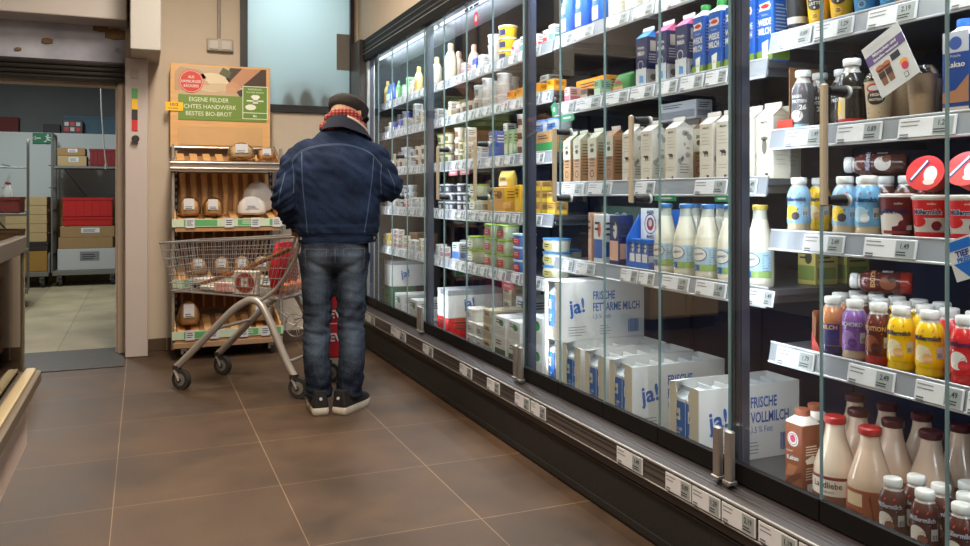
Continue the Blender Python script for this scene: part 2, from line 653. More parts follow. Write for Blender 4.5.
def carton_box(name, label, cat, x, y, z, w, d, h, m, mark=None, group=None, rz=0, tape=True):
    t = thing(name, label, cat, (x, y, z), rz, group)
    b_ = MB().cbox((0, 0, h / 2), (w, d, h), m, .004)
    f_ = side(-d / 2)
    if mark:
        b_.rect(f_, -w * .12, h * .42, w * .22, h * .86, mark, 1)
        b_.lines(f_, -w * .08, h * .7, w * .24, 3, h * .1, INK, 2)
    b_.build('carton', t)
    if tape:
        tp = MB().box(-w / 2 - .001, w / 2 + .001, -.025, .025, h, h + .001, mat('parcel_tape', (190, 160, 110), .3))
        tp.box(-w / 2 - .0015, -w / 2, -.025, .025, h * .7, h + .001, MATS['parcel_tape'])
        tp.build('tape', t)
    return t

def roll_cage(label, x, y, rz=0, w=.74, d=.7, hh=1.72, shelf=None, side_mesh=True, front_bar=None):
    t = thing('roll_cage', label, 'trolley', (x, y, 0), rz, 'storeroom roll cages')
    M_ = mat('cage_steel', (128, 128, 124), .45, .5, var=.12)
    MB().cbox((0, 0, .17), (w, d, .06), M_, .006).build('base', t)
    for sx in (-1, 1):
        s = MB()
        X = sx * w / 2
        s.tube([(X, -d / 2, .18)] + [(X, -d / 2, hh - .06)] + arc((X, -d / 2 + .06, hh - .06), .06, pi, pi / 2, 4, 'yz')[1:] +
               [(X, d / 2 - .06, hh)] + arc((X, d / 2 - .06, hh - .06), .06, pi / 2, 0, 4, 'yz')[1:] + [(X, d / 2, .18)], .011, M_, 8)
        for k in range(5):
            s.tube([(X, -d / 2, .4 + k * .28), (X, d / 2, .4 + k * .28)], .006, M_, 6)
        for k in range(1, 6):
            s.tube([(X, -d / 2 + k * d / 6, .2), (X, -d / 2 + k * d / 6, hh - .01)], .004, M_, 6)
        s.build('side_frame', t)
    bk = MB()
    for k in range(3):
        bk.tube([(-w / 2, d / 2, hh * (.3 + .27 * k)), (w / 2, d / 2, hh * (.3 + .27 * k))], .008, M_, 6)
    bk.tube([(-w / 2, d / 2, hh * .84), (w / 2, d / 2, hh * .3)], .01, M_, 6)
    bk.build('back_rail', t)
    if shelf:
        MB().cbox((0, 0, shelf), (w - .03, d - .02, .03), M_, .004).build('shelf', t)
    for sx in (-1, 1):
        for sy in (-1, 1):
            c_ = MB()
            c_.bar((sx * (w / 2 - .08), sy * (d / 2 - .08), .14), (sx * (w / 2 - .08), sy * (d / 2 - .08), .06), .05, .05, M_)
            c_.disc((sx * (w / 2 - .08), sy * (d / 2 - .08), .055), (1, .3, 0), .055, .035, RUBBER, 16)
            c_.build('caster', t)
    return t

KB = mat('kraft_board', (150, 120, 82), .85, var=.08, scale=12)
KB2 = mat('tan_board', (172, 148, 108), .85, var=.08, scale=12)
WB = mat('white_board', (176, 178, 180), .8, var=.05)
RC = mat('red_crate', (176, 26, 26), .45, var=.06)
DB = mat('dark_crate', (40, 36, 34), .6, var=.1)
YB = mat('ochre_board', (150, 112, 48), .8, var=.1)
CX, CY = -.66, 11.75
roll_cage('grey roll cage loaded with red crates and boxes in storeroom', CX, CY, 0, .76, .6, 1.92, 1.5)
carton_box('cardboard_box', 'white printed box at the bottom of the red-crate roll cage', 'box', CX + .01, CY - .02, .2015, .66, .5, .27, WB, C(120, 120, 124))
carton_box('cardboard_box', 'brown box directly on top of the white box in roll cage', 'box', CX, CY - .02, .4725, .62, .5, .14, KB)
carton_box('cardboard_box', 'brown box with white label under the red crates', 'box', CX + .02, CY - .02, .6135, .62, .5, .14, KB, PAPER)

def crate(label, x, y, z, w, d, h, m, name='plastic_crate', group=None):
    t = thing(name, label, 'crate', (x, y, z), 0, group)
    b_ = MB()
    b_.box(-w / 2, w / 2, -d / 2, d / 2, 0, .012, m)
    for s in (-1, 1):
        b_.box(-w / 2, w / 2, s * d / 2 - .008, s * d / 2 + .008, .008, h, m)
        b_.box(s * w / 2 - .008, s * w / 2 + .008, -d / 2, d / 2, .008, h, m)
    for k in range(6):
        x_ = -w / 2 + (k + .5) * w / 6
        b_.box(x_ - .006, x_ + .006, -d / 2 - .014, -d / 2 - .006, .02, h - .03, m)
    b_.build('crate_body', t)
    lp = lambda k, z: [(-w / 2 - k, -d / 2 - k, z), (w / 2 + k, -d / 2 - k, z), (w / 2 + k, d / 2 + k, z), (-w / 2 - k, d / 2 + k, z)]
    rm = MB().rings([lp(.015, h - .025), lp(.015, h + .004), lp(-.01, h + .004), lp(-.01, h - .025), lp(.015, h - .025)], m, (False, False))
    rm.build('rim', t)
    return t
crate('lower red plastic crate in the middle of roll cage', CX + .02, CY - .02, .7555, .55, .48, .11, RC)
crate('upper taller red plastic crate in the middle of roll cage', CX + .02, CY - .02, .872, .55, .48, .24, RC)
carton_box('cardboard_box', 'off-white box on the roll cage top shelf, lower of two', 'box', CX - .16, CY - .02, 1.516, .33, .4, .13, KB2, PAPER)
carton_box('cardboard_box', 'olive brown box stacked on the roll cage top shelf', 'box', CX - .17, CY - .02, 1.648, .32, .4, .1, KB, PAPER)
crate('dark red crate on the top shelf of the roll cage', CX + .2, CY - .02, 1.516, .3, .4, .22, mat('maroon_crate', (120, 22, 26), .5))
# left pallet trolley
PX, PY = -1.32, 11.7
t = roll_cage('low trolley with a black crate and ochre box beside storeroom cage', PX, PY, 0, .5, .6, .42)
carton_box('cardboard_box', 'ochre box at the bottom of the tan box stack', 'box', PX, PY - .02, .2015, .46, .5, .26, YB)
crate('black plastic crate between ochre box and tan boxes', PX, PY - .02, .463, .46, .5, .1, DB)
for k in range(5):
    carton_box('cardboard_box', ['lowest', 'second lowest', 'middle', 'second highest', 'topmost'][k] + ' of five tan boxes stacked on the black crate', 'box', PX, PY - .02, .569 + k * .1125, .45, .48, .11, KB2, None, 'stacked tan boxes')
# near cage with bottles
NX, NY = -1.47, 9.75
roll_cage('roll cage holding bottle crates just behind the wooden cabinet', NX, NY, .12, .72, .6, 1.72, .95)
crate('red bottle crate at top of the nearest roll cage', NX, NY, .966, .6, .44, .16, mat('faded_red_crate', (140, 62, 54), .6))
crate('white bottle crate inside base of the nearest roll cage', NX, NY, .202, .6, .44, .32, C(170, 168, 160))
crate('brown bottle crate above the white one in nearest roll cage', NX, NY, .526, .6, .44, .26, C(110, 78, 48))
k_ = 0
for i in range(3):
    for jx in range(2):
        bt = thing('water_bottle', ['clear bottle in the red crate, left front', 'clear bottle in the red crate, left rear', 'clear bottle in the red crate, middle front', 'clear bottle in the red crate, middle rear', 'clear bottle in the red crate, right front', 'clear bottle in the red crate, right rear'][k_], 'bottle', (NX - .18 + i * .18, NY - .1 + jx * .18, .98), 0, 'bottles in the red crate')
        MB().loft([(0, .035), (.01, .04), (.19, .04), (.25, .018), (.28, .014)], C(196, 200, 196, .2), 14).build('bottle_body', bt)
        MB().loft([(.281, .016), (.302, .016)], C(160, 40, 40), 12).build('cap', bt)
        k_ += 1
# on top of the panel
crate('long blue crate lying on top of the storeroom panel', -.62, 12.6, 1.976, .7, .5, .24, mat('dusty_blue', (76, 104, 122), .7, var=.15))
bx = thing('checkered_box', 'dark box with red and white pattern on the storeroom panel', 'box', (-.86, 12.26, 1.976))
b_ = MB().cbox((0, 0, .09), (.24, .1, .18), C(52, 36, 38), .004)
for k in range(6):
    b_.rect(side(-.05), -.1 + (k % 3) * .07, .03 + (k // 3) * .07, -.05 + (k % 3) * .07, .08 + (k // 3) * .07, [RED, PAPER][k % 2], 1)
b_.build('box_body', bx)
carton_box('cardboard_box', 'small dark box with wires left of the blue crate', 'box', -1.12, 12.42, 1.976, .2, .2, .12, DB)
carton_box('cardboard_box', 'dark red box at the far left above storeroom cages', 'box', -1.62, 12.4, 1.976, .22, .2, .2, mat('dark_red_board', (96, 40, 38), .8))
cd = MB().tube(smooth_path([(-.40, 8.9, 2.94), (-.385, 8.9, 2.4), (-.37, 8.9, 1.95), (-.345, 8.88, 1.6), (-.33, 8.86, 1.45)]), .006, C(220, 222, 222), 6)
cd.disc((-.33, 8.86, 1.43), (0, 0, 1), .012, .05, C(220, 222, 222), 10)
tag(cd.build('pull_cord'), 'white pull cord hanging from the storeroom ceiling', 'cord')

# ------------------------------------------------------------------ wooden cabinet and foreground counter at the left
wc = thing('wooden_cabinet', 'light wooden cabinet with dark plinth left of the passage', 'cabinet', (-1.08, 6.02, 0))
LW = mat('cabinet_oak', (220, 192, 150), .55, var=.14, scale=10, stretch=(8, 8, .6))
MB().cbox((0, 0, .43), (.7, .5, .66), LW, .004).build('cabinet_body', wc)
MB().box(-.33, .33, -.22, .25, 0, .1, C(48, 40, 34)).build('plinth', wc)
MB().cbox((0, 0, .775), (.74, .54, .03), mat('worktop_grey', (96, 92, 86), .5), .004).build('cabinet_top', wc)
for s_ in (-1, 1):
    dd = MB().cbox((s_ * .172, -.258, .43), (.33, .016, .62), LW, .003).build('cabinet_door', wc)
    MB().tube([(s_ * .04, -.285, .5), (s_ * .04, -.285, .62)], .006, STEEL, 8).build('handle', dd)

ct = thing('display_counter', 'low display counter with glass screen and cream rails, foreground left', 'counter', (0, 0, 0))
CXR, CYF, CZ = -.295, 2.88, .605
PNK = mat('counter_panel', (206, 186, 174), .6, var=.05, scale=6)
pb = MB().cbox((CXR - .03 - .4, CYF - .04 - 1.6, .485), (.8, 3.2, .2), PNK, .004)
pb.build('side_panel', ct)
MB().cbox((CXR - .41, CYF - 1.62, CZ - .018), (.83, 3.24, .036), mat('counter_edge', (104, 92, 78), .45, var=.05), .004).build('edge_rail', ct)
for k, x_ in enumerate((.022, .078)):
    MB().cbox((CXR - x_, CYF - 1.62, CZ + .006), (.028, 3.2, .012), mat('cream_rail', (180, 164, 128), .4, var=.04), .003).build('cream_rail', ct)
gp = MB().box(CXR - .052, CXR - .046, -.3, CYF - .02, CZ, .985, clear_mat('screen_glass', (236, 236, 226), rough=.02, mult=1.2))
gp.build('glass_screen', ct)
MB().cbox((CXR - .049, CYF / 2 - .16, 1.0), (.03, CYF + .3, .05), mat('screen_rail', (92, 86, 80), .4, .3), .004).build('top_rail', ct)
MB().cbox((CXR - .049, CYF - .01, .79), (.016, .016, .4), mat('post_metal', (150, 140, 120), .35, .7), .002).build('corner_post', ct)
for y_ in (2.2, .4):
    for x_ in (CXR - .1, CXR - .72):
        MB().bar((x_, y_, .39), (x_ + (.04 if x_ > -.5 else -.04), y_ - .16, 0), .06, .06, mat('counter_leg', (196, 176, 150), .5)).build('leg', ct)
MB().cbox((CXR - .45, CYF - 1.62, .615), (.62, 3.1, .012), LW, .002).build('inner_board', ct)
# ================================================================== REFRIGERATED CABINETS
YB_ = [.528, 1.94, 3.352, 4.764, 6.176]
BAYN = {3: 'farthest bay', 2: 'second farthest bay', 1: 'second nearest bay', 0: 'nearest bay'}
XG = 1.60
XS = 1.77           # shelf front
DECK = .245
AZ = [1.872, 1.638, 1.352, 1.052, .745]
BZ = [1.876, 1.565, 1.20, .857]
CZ_ = [1.945, 1.633, 1.34, 1.037, .695]
SHZ = {3: AZ, 2: AZ, 1: BZ, 0: CZ_}
M_IN = mat('case_interior', (26, 33, 58), .6, 0, var=.1, scale=3, spec=.15)
M_DECK = mat('deck_metal', (104, 106, 112), .38, .5, var=.06, scale=6)
M_SHELF = mat('shelf_metal', (92, 95, 104), .4, .4, var=.06, scale=6)
M_STRIP = mat('price_strip_plastic', (150, 156, 166), .28, .2, var=.05)
M_LIP = mat('strip_edge', (206, 210, 216), .3, .3, var=.04)
M_BLK = mat('header_black', (18, 16, 16), .6, 0, var=.1, spec=.2)
M_KICK = mat('kick_plate_black', (30, 28, 27), .55, 0, var=.25, scale=90, bump=.3)
M_LEDGE = mat('ledge_dark_grey', (58, 52, 52), .38, .2, var=.08, scale=8)
M_RAIL = mat('rail_grey', (96, 92, 90), .35, .4, var=.06)
M_ALU = mat('brushed_alu', (168, 164, 158), .35, .75, var=.06, scale=30)
M_TAN = mat('handle_tan', (184, 174, 154), .38, .3, var=.06, scale=20)
M_MULL = mat('mullion_dark', (70, 74, 90), .35, .35, var=.08, scale=10)
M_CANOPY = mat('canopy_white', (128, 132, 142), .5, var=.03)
M_GLASS = clear_mat('door_glass', (247, 250, 250), rough=.01, mult=.22)
M_EDGE = mat('glass_edge', (136, 164, 168), .12, 0, var=.1, scale=6, trans=.2, coat=1)
M_TUBE = mat('light_tube', (236, 244, 255), .4, var=0, emit=2.2)

def ext(mb, prof, y0, y1, m):
    return mb.rings([[(x, y, z) for x, z in prof] for y in (y0, y1)], m)

def bay(k):
    d0, d1 = YB_[k], YB_[k + 1]
    y0, y1 = d0 + (.023 if k else 0), d1 + .022
    ye = 6.42 if k == 3 else y1
    t = thing('refrigerated_cabinet', {
        3: 'glass-doored dairy fridge cabinet in front of the person, farthest of the row',
        2: 'glass-doored fridge cabinet with red badge sticker on its door, beyond the milk cabinet',
        1: 'glass-doored fridge cabinet holding white milk trays, second nearest of the row',
        0: 'glass-doored fridge cabinet of flavoured milk drinks at right edge, nearest of the row'}[k],
        'fridge', (0, 0, 0), 0, 'fridge cabinets along the right side')
    # base
    m = MB()
    m.box(1.552, 2.5, y0, ye, .0, .172, M_KICK)
    m.box(1.545, 1.552, y0, ye, .012, .036, M_KICK)
    m.tube([(1.549, y0, .168), (1.549, ye, .168)], .005, M_LEDGE, 6)
    m.build('kick_plate', t)
    m = MB()
    ext(m, [(1.56, .172), (1.537, .18), (1.533, .215), (1.533, .288), (1.54, .294), (1.6, .312), (1.655, .312), (1.655, .172)], y0, ye, M_LEDGE)
    for q in range(3):
        m.tube([(1.553 + q * .012, y0, .2975 + q * .0035), (1.553 + q * .012, ye, .2975 + q * .0035)], .0022, M_LEDGE, 6)
    m.build('front_ledge', t)
    m = MB().box(1.5255, 1.533, y0, ye, .217, .286, M_RAIL)
    m.tube([(1.524, y0, .287), (1.524, ye, .287)], .0055, M_ALU, 8)
    m.tube([(1.525, y0, .216), (1.525, ye, .216)], .003, M_ALU, 6)
    for q in range(2):
        m.box(1.5248, 1.5255, y0, ye, .236 + q * .022, .244 + q * .022, M_LEDGE)
    m.build('price_rail', t)
    m = MB().box(1.655, 2.36, y0, ye, DECK - .03, DECK, M_DECK)
    m.box(1.655, 1.66, y0, ye, DECK, .31, M_DECK)
    m.build('deck', t)
    m = MB().box(2.36, 2.5, y0, ye, .172, 2.2, M_IN)
    for q in range(3):
        yy = y0 + (q + .5) * (y1 - y0) / 3
        m.box(2.35, 2.36, yy - .012, yy + .012, .25, 2.15, M_IN)
    m.build('back_panel', t)
    m = MB().box(1.59, 2.5, y0, ye, 2.255, 2.345, M_BLK)
    ext(m, [(1.58, 2.187), (1.575, 2.20), (1.575, 2.345), (1.59, 2.35), (1.62, 2.35), (1.62, 2.187)], y0, ye, M_BLK)
    m.tube([(1.573, y0, 2.236), (1.573, ye, 2.236)], .0035, M_ALU, 6)
    m.box(1.572, 1.576, y0, ye, 2.26, 2.268, M_LEDGE)
    m.box(1.572, 1.576, y0, ye, 2.30, 2.306, M_LEDGE)
    m.build('header', t)
    m = MB()
    ext(m, [(1.622, 2.25), (1.622, 2.236), (1.87, 2.176), (1.88, 2.176), (1.88, 2.255)], y0, ye, M_CANOPY)
    m.build('canopy', t)
    MB().box(1.88, 2.36, y0, ye, 2.235, 2.255, M_IN).build('ceiling_panel', t)
    MB().tube([(1.70, y0 + .04, 2.203), (1.70, min(ye, y1) - .04, 2.203)], .009, M_TUBE, 10).build('light_tube', t)
    # mullion on the far side of the bay
    for yy in ([d1 - .003, d0 + .03] if k == 0 else [d1 - .003]):
        m = MB()
        for (a, b_, c, d) in ((1.62, 1.65, -.025, .025), (1.613, 1.62, -.022, -.01), (1.613, 1.62, -.005, .005), (1.613, 1.62, .010, .022)):
            m.box(a, b_, yy + c, yy + d, .305, 2.19, M_MULL)
        m.build('mullion', t)
        for s_ in (-1, 1):
            m = MB().cbox((1.566, yy + s_ * .026 - .012, .396), (.02, .03, .145), M_ALU, .004)
            m.cbox((1.566, yy + s_ * .026 - .012, .3195), (.03, .034, .012), M_ALU, .002)
            m.build('door_stop', t)
    if k == 3:
        MB().box(1.545, 1.60, 6.178, 6.49, 0, 2.352, M_LEDGE).build('corner_panel', t)
        MB().box(1.60, 2.5, 6.42, 6.44, .17, 2.3, M_IN).build('end_wall', t)
        MB().box(1.6, 1.66, 6.15, 6.178, .3, 2.19, M_ALU).build('corner_post', t)
    if k == 0:
        MB().box(1.56, 2.5, y0 - .03, y0, 0, 2.34, M_BLK).build('end_wall', t)
    # doors
    L = (d1 - d0) / 4
    for q in range(4):
        a, b_ = d0 + q * L + .0012, d0 + (q + 1) * L - .0012
        m = MB()
        m.box(XG - .003, XG + .003, a, b_, .345, 2.185, M_GLASS, skip='sndu')
        for ya, yb in ((a, a + .0016), (b_ - .0016, b_)):
            m.box(XG - .0034, XG + .0034, ya, yb, .372, 2.185, M_EDGE)
        d = m.build('glass_door', t, False)
        MB().cbox((XG, (a + b_) / 2, .3445), (.018, b_ - a, .060), M_BLK, .003).build('bottom_rail', d)
        if q in (1, 2):
            hy = (d0 + d1) / 2 + (-.28 if q == 1 else .28)
            hd = MB().cbox((1.535, hy, 1.272), (.016, .018, .30), M_TAN, .004).build('handle', d)
            for zz in (1.405, 1.137):
                m = MB().disc((1.572, hy, zz), (1, 0, 0), .011, .05, BLACK, 14, .015)
                m.disc((1.607, hy, zz), (1, 0, 0), .016, .008, C(210, 212, 214, .3), 14)
                m.build('handle_bracket', d)
    # shelves
    for z in SHZ[k]:
        m = MB().box(XS + .006, 2.35, y0 + .008, ye - .008, z - .018, z, M_SHELF)
        for q in range(3):
            m.box(XS + .02, 2.34, y0 + .03 + q * .66, y0 + .036 + q * .66, z - .045, z - .018, M_SHELF)
        s = m.build('shelf', t)
        m = MB()
        ext(m, [(XS + .004, z + .006), (XS, z + .006), (XS - .010, z - .05), (XS - .004, z - .05)], y0 + .006, ye - .006, M_STRIP)
        m.tube([(XS + .001, y0 + .006, z + .007), (XS + .001, ye - .006, z + .007)], .003, M_LIP, 6)
        m.tube([(XS - .010, y0 + .006, z - .051), (XS - .010, ye - .006, z - .051)], .0035, M_LIP, 6)
        m.build('price_strip', s)
    return t

BAYS = [bay(k) for k in range(4)]
# printed words and round badge on a door of the second farthest bay
stk = thing('door_sticker', 'sticker with two printed lines and a round red badge on fridge glass', 'sticker', (XG - .0042, 3.99, 2.075))
f_ = front(0)
m = MB()
for r_, z in ((0, .085), (1, .055)):
    u = -.09
    for n_ in (.06, .045, .07, .05)[:4 - r_]:
        m.rect(f_, u, z, u + n_, z + .013, INK, 1)
        u += n_ + .014
m.build('printed_lines', stk)
m = MB().ell(f_, .075, -.01, .03, .036, C(206, 40, 84), 1)
m.ell(f_, .075, -.008, .017, .018, PAPER, 2)
m.build('badge', stk)

# ------------------------------------------------------------------ price tags
ORD = ['first', 'second', 'third', 'fourth', 'fifth', 'sixth', 'seventh', 'eighth', 'ninth', 'tenth', 'eleventh', 'twelfth',
       'thirteenth', 'fourteenth', 'fifteenth', 'sixteenth', 'seventeenth', 'eighteenth', 'nineteenth', 'twentieth']
ESL = mat('display_grey', (150, 158, 160), .35, var=.04)
PRICES = ['1.29', '0.99', '1.49', '2.19', '1.79', '0.89', '1.19', '2.49']
_TG = {}
def tag_mesh(w, h, v):
    w = round(w, 2)
    key = (w, h, v)
    if key not in _TG:
        m = MB().cbox((0, 0, 0), (.004, w, h), PAPER, .0015)
        f = front(-.002)
        if w > .05:
            e0, e1 = w * .12, w * .46
            m.lines(f, -w * .45, h * .28, w * .36, 2, h * .2, GREY, 1, h * .06)
            m.lines(f, -w * .45, -h * .38, w * .16, 2, h * .13, C(96, 100, 110), 1, h * .08, .05)
        else:
            e0, e1 = -w * .42, w * .42
        m.rect(f, e0, -h * .42, e1, h * .42, ESL, 1)
        m.text(f, PRICES[v], (e0 + e1) / 2, h * .02, h * .38, INK, 2, 'c', .02, .85)
        m.lines(f, e0 + .003, -h * .2, (e1 - e0) * .7, 2, h * .13, INK, 2, h * .06)
        _TG[key] = m.mesh('price_tag', False)
    return _TG[key]

SHN = ['top shelf', 'second shelf', 'third shelf', 'fourth shelf', 'fifth shelf']
def tags(k, s, spans, z=None, x=None, where=None, pxs=True):
    """spans: (left px, right px) in the photo or (high y, low y)"""
    z0 = SHZ[k][s] - .0235 if z is None else z
    xx = XS - .0085 if x is None else x
    for i, (a, b_) in enumerate(spans):
        ya, yb = (yx(a, xx), yx(b_, xx)) if pxs else (a, b_)
        o = link('price_tag', tag_mesh(abs(ya - yb), .05 if z is None else .056, (i * 3 + s * 5 + k) % 8))
        o.location = (xx, (ya + yb) / 2, z0)
        o.rotation_euler = (0, math.atan2(.010, .056) if z is None else 0, 0)
        wh = where or ('%s of the %s' % (SHN[s if k else s - 1], BAYN[k]))
        only = len(spans) == 1
        tag(o, 'white electronic price tag, %s, %s' % ('the only one' if only else ORD[i] + ' from left', wh), 'price tag', 'price tags on the fridge')

tags(1, 0, [(558, 573), (574, 593), (606, 629), (633, 654), (668, 690)])
tags(1, 1, [(561, 574), (576, 602), (605, 629), (631, 654), (658, 677), (680, 704), (706, 727)])
tags(0, 1, [(779, 811), (814, 854), (867, 918), (951, 1000)])
tags(0, 2, [(785, 824), (836, 883), (898, 957)])
tags(0, 3, [(803, 845), (864, 917)])
tags(0, 4, [(777, 814), (848, 895), (916, 963), (967, 1010)])
tags(1, 2, [(562, 584), (588, 612), (635, 655), (695, 727), (746, 757)])
tags(1, 3, [(563, 573), (576, 595), (621, 638), (639, 654), (662, 689), (696, 726), (749, 774)])
for k, ya, yb in ((2, 4.72, 3.38), (3, 6.3, 4.8)):
    for s in range(5):
        sp, y = [], ya
        while y - .1 > yb:
            w_ = R.choice((.085, .1, .1, .12))
            sp.append((y, y - w_))
            y -= w_ + R.choice((.012, .02, .03, .07))
        tags(k, s, sp, pxs=False)
RT = [(365, 375), (391, 406), (423, 433), (460, 472), (487, 500), (515, 530), (531, 546), (617, 643), (666, 691), (692, 721), (722, 756), (759, 797), (799, 840)]
tags(0, 1, RT, z=.2515, x=1.5225, where='lower rail below the fridge doors')
# ================================================================== GOODS
K = {}
def kind(name, obj, desc, cat, w, d, h, parts):
    K[name] = dict(obj=obj, desc=desc, cat=cat, w=w, d=d, h=h, parts=[(pn, mb.mesh(pn)) for pn, mb in parts])

def spawn(k, x, y, z, rz=0, label=None, group=None, rot=None):
    q = K[k]
    if len(q['parts']) == 1:
        r = link(q['obj'], q['parts'][0][1])
    else:
        r = link(q['obj'], None)
        r.empty_display_size = .03
        for pn, me in q['parts']:
            link(pn, me, r)
    r.location = (x, y, z)
    r.rotation_euler = rot or (0, 0, rz)
    return tag(r, label or q['desc'], q['cat'], group)

def gable(m, w, d, hs, h, body, top, fin):
    x, y = d / 2, w / 2
    f = .016
    m.cbox((0, 0, hs / 2), (d, w, hs), body, .0015)
    zt = h - f
    m.add([(-x, -y, hs), (-x, y, hs), (-.002, y, zt), (-.002, -y, zt)], [(0, 3, 2, 1)], top)
    m.add([(x, -y, hs), (x, y, hs), (.002, y, zt), (.002, -y, zt)], [(0, 1, 2, 3)], top)
    for s in (-1, 1):
        m.add([(-x, s * y, hs), (x, s * y, hs), (0, s * y * .8, zt)], [(0, 1, 2)], top)
    m.cbox((0, 0, h - f / 2), (.005, w, f), fin, .001)

def cow(m, f, u, v, s, c, l=2):
    m.ell(f, u, v, .5 * s, .26 * s, c, l)
    m.ell(f, u - .55 * s, v + .12 * s, .2 * s, .15 * s, c, l)
    for q in (-.36, -.2, .22, .38):
        m.rect(f, u + q * s, v - .6 * s, u + q * s + .09 * s, v, c, l)
    m.rect(f, u + .46 * s, v - .3 * s, u + .52 * s, v + .1 * s, c, l)

# ---- cartons
def topcarton(name, desc, body, capc, front_fn, side_fn, hb=.2, capr=.016, shoulder=WHITE, r=.0345, capz=.02):
    m = MB().loft([(0, r - .001, r - .001, 9), (.003, r, r, 9), (hb, r, r, 9)], body, 32)
    m2 = MB().loft([(hb, r - .0004, r - .0004, 9), (hb + .008, r * .9, r * .9, 5), (hb + .018, capr * 1.15, None, 2), (hb + .022, capr, None, 2)], shoulder, 32, cap=(False, True))
    front_fn(m, front(-r))
    side_fn(m, side(-r))
    m3 = MB().loft([(hb + .02, capr), (hb + .02 + capz, capr), (hb + .022 + capz, capr * .9)], capc, 20)
    kind(name, 'milk_carton', desc, 'carton', 2 * r, 2 * r, hb + .022 + capz, [('carton_body', m), ('shoulder', m2), ('cap', m3)])

BL = C(18, 92, 190)
def fw(m, f):
    m.rect(f, -.033, .003, .033, .034, C(120, 150, 50), 1)
    m.poly(f, [(-.009, .012), (.011, .012), (.016, .066), (-.012, .058)], C(232, 236, 226), 2)
    m.text(f, '3,5', .002, .032, .011, C(120, 170, 60), 3, 'c', .02)
    m.text(f, 'WEIDE', 0, .112, .029, WHITE, 2, 'c', .03, .62)
    m.text(f, 'MILCH', 0, .084, .029, WHITE, 2, 'c', .03, .62)
    m.text(f, 'Frische', 0, .142, .009, WHITE, 2)
    m.poly(f, [(-.026, .158), (.02, .158), (.027, .170), (.02, .184), (-.026, .180), (-.018, .17)], WHITE, 2)
    m.ell(f, .002, .171, .018, .007, RED, 3)
def sw_(m, f):
    m.rect(f, -.033, .003, .033, .034, C(120, 150, 50), 1)
    m.lines(f, -.024, .17, .046, 9, .011, C(190, 210, 236), 1)
    m.rect(f, -.022, .04, .02, .07, C(60, 130, 210), 1)
topcarton('weide', 'tall blue milk carton, green cap', BL, C(58, 150, 70), fw, sw_, .205, .0175)

def fkb(m, f):
    m.rect(f, -.033, .003, .033, .02, C(200, 190, 180), 1)
    m.text(f, 'Kakao', 0, .115, .019, WHITE, 2, 'c', .02)
    m.rect(f, -.033, .15, .033, .2, C(196, 204, 222), 1)
    m.text(f, 'Frische', 0, .139, .009, WHITE, 2)
    m.poly(f, [(-.033, .03), (.033, .03), (.033, .095), (.0, .06), (-.033, .055)], C(170, 120, 90), 2)
    m.ell(f, 0, .172, .016, .016, C(60, 90, 170), 2)
topcarton('kakao_blue', 'blue cocoa carton, blue cap', C(36, 76, 160), C(40, 96, 190), fkb, lambda m, f: m.lines(f, -.024, .17, .046, 9, .012, C(170, 190, 226), 1), .19, .02, C(220, 226, 232), .038)

BRN = C(136, 74, 46)
def fk(m, f):
    m.ell(f, 0, .168, .022, .022, WHITE, 1)
    m.ell(f, 0, .170, .011, .012, C(206, 60, 90), 2)
    m.ringd(f, 0, .168, .016, .018, C(60, 60, 110), 2)
    m.text(f, 'Unser', -.012, .128, .011, C(240, 226, 206), 2, 'c', 0, 1, .1)
    m.text(f, 'Kakao', 0, .106, .019, WHITE, 2, 'c', .02, 1, .1)
    m.poly(f, [(-.033, .03), (-.015, .05), (.033, .078), (.033, .062), (-.008, .03), (-.033, .016)], C(96, 46, 28), 2)
    m.poly(f, [(-.033, .05), (.0, .06), (.02, .09), (-.02, .09)], C(172, 110, 76), 1)
def sk(m, f):
    m.lines(f, -.024, .15, .046, 4, .008, C(236, 220, 200), 1)
    m.poly(f, [(-.02, .1), (.02, .1), (.026, .112), (.004, .125), (-.026, .112)], C(240, 230, 214), 1)
    m.lines(f, -.024, .085, .046, 5, .008, C(210, 190, 170), 1)
    m.rect(f, -.018, .01, .02, .04, PAPER, 1)
topcarton('kakao_brown', 'brown cocoa milk carton, brown cap', BRN, C(150, 84, 60), fk, sk, .215, .022, C(236, 232, 226), .0375)

def gcart(name, desc, w, d, hs, h, body, top, fin, fn, sn):
    m = MB()
    gable(m, w, d, hs, h, body, top, fin)
    fn(m, front(-d / 2))
    sn(m, side(-w / 2))
    kind(name, 'milk_carton', desc, 'carton', w, d, h, [('carton', m)])

DN = C(26, 40, 98)
def ffr(m, f):
    m.rect(f, -.034, .002, .034, .075, C(206, 212, 218), 1)
    m.text(f, 'Frische', 0, .150, .017, WHITE, 2, 'c', .02, .85)
    m.text(f, 'Milch', 0, .126, .024, WHITE, 2, 'c', .03, .85)
    m.ringd(f, -.002, .088, .015, .018, WHITE, 3)
    m.ell(f, -.002, .088, .015, .015, DN, 2)
    m.poly(f, [(-.012, .02), (.016, .02), (.014, .045), (-.01, .05)], C(90, 150, 210), 2)
def sfr(m, f):
    m.rect(f, -.034, .002, .034, .07, C(214, 214, 216), 1)
    m.rect(f, -.02, .14, .014, .18, C(214, 206, 190), 1)
    m.lines(f, -.026, .125, .05, 4, .01, C(200, 206, 220), 1)
    m.ell(f, -.006, .04, .014, .012, C(120, 120, 110), 2)
gcart('frische_pink', 'navy milk carton, pink sloping top', .072, .072, .195, .238, DN, C(232, 110, 160), WHITE, ffr, sfr)
gcart('frische_blue', 'navy milk carton, bright blue top', .072, .072, .195, .238, DN, C(50, 140, 224), WHITE, ffr, sfr)

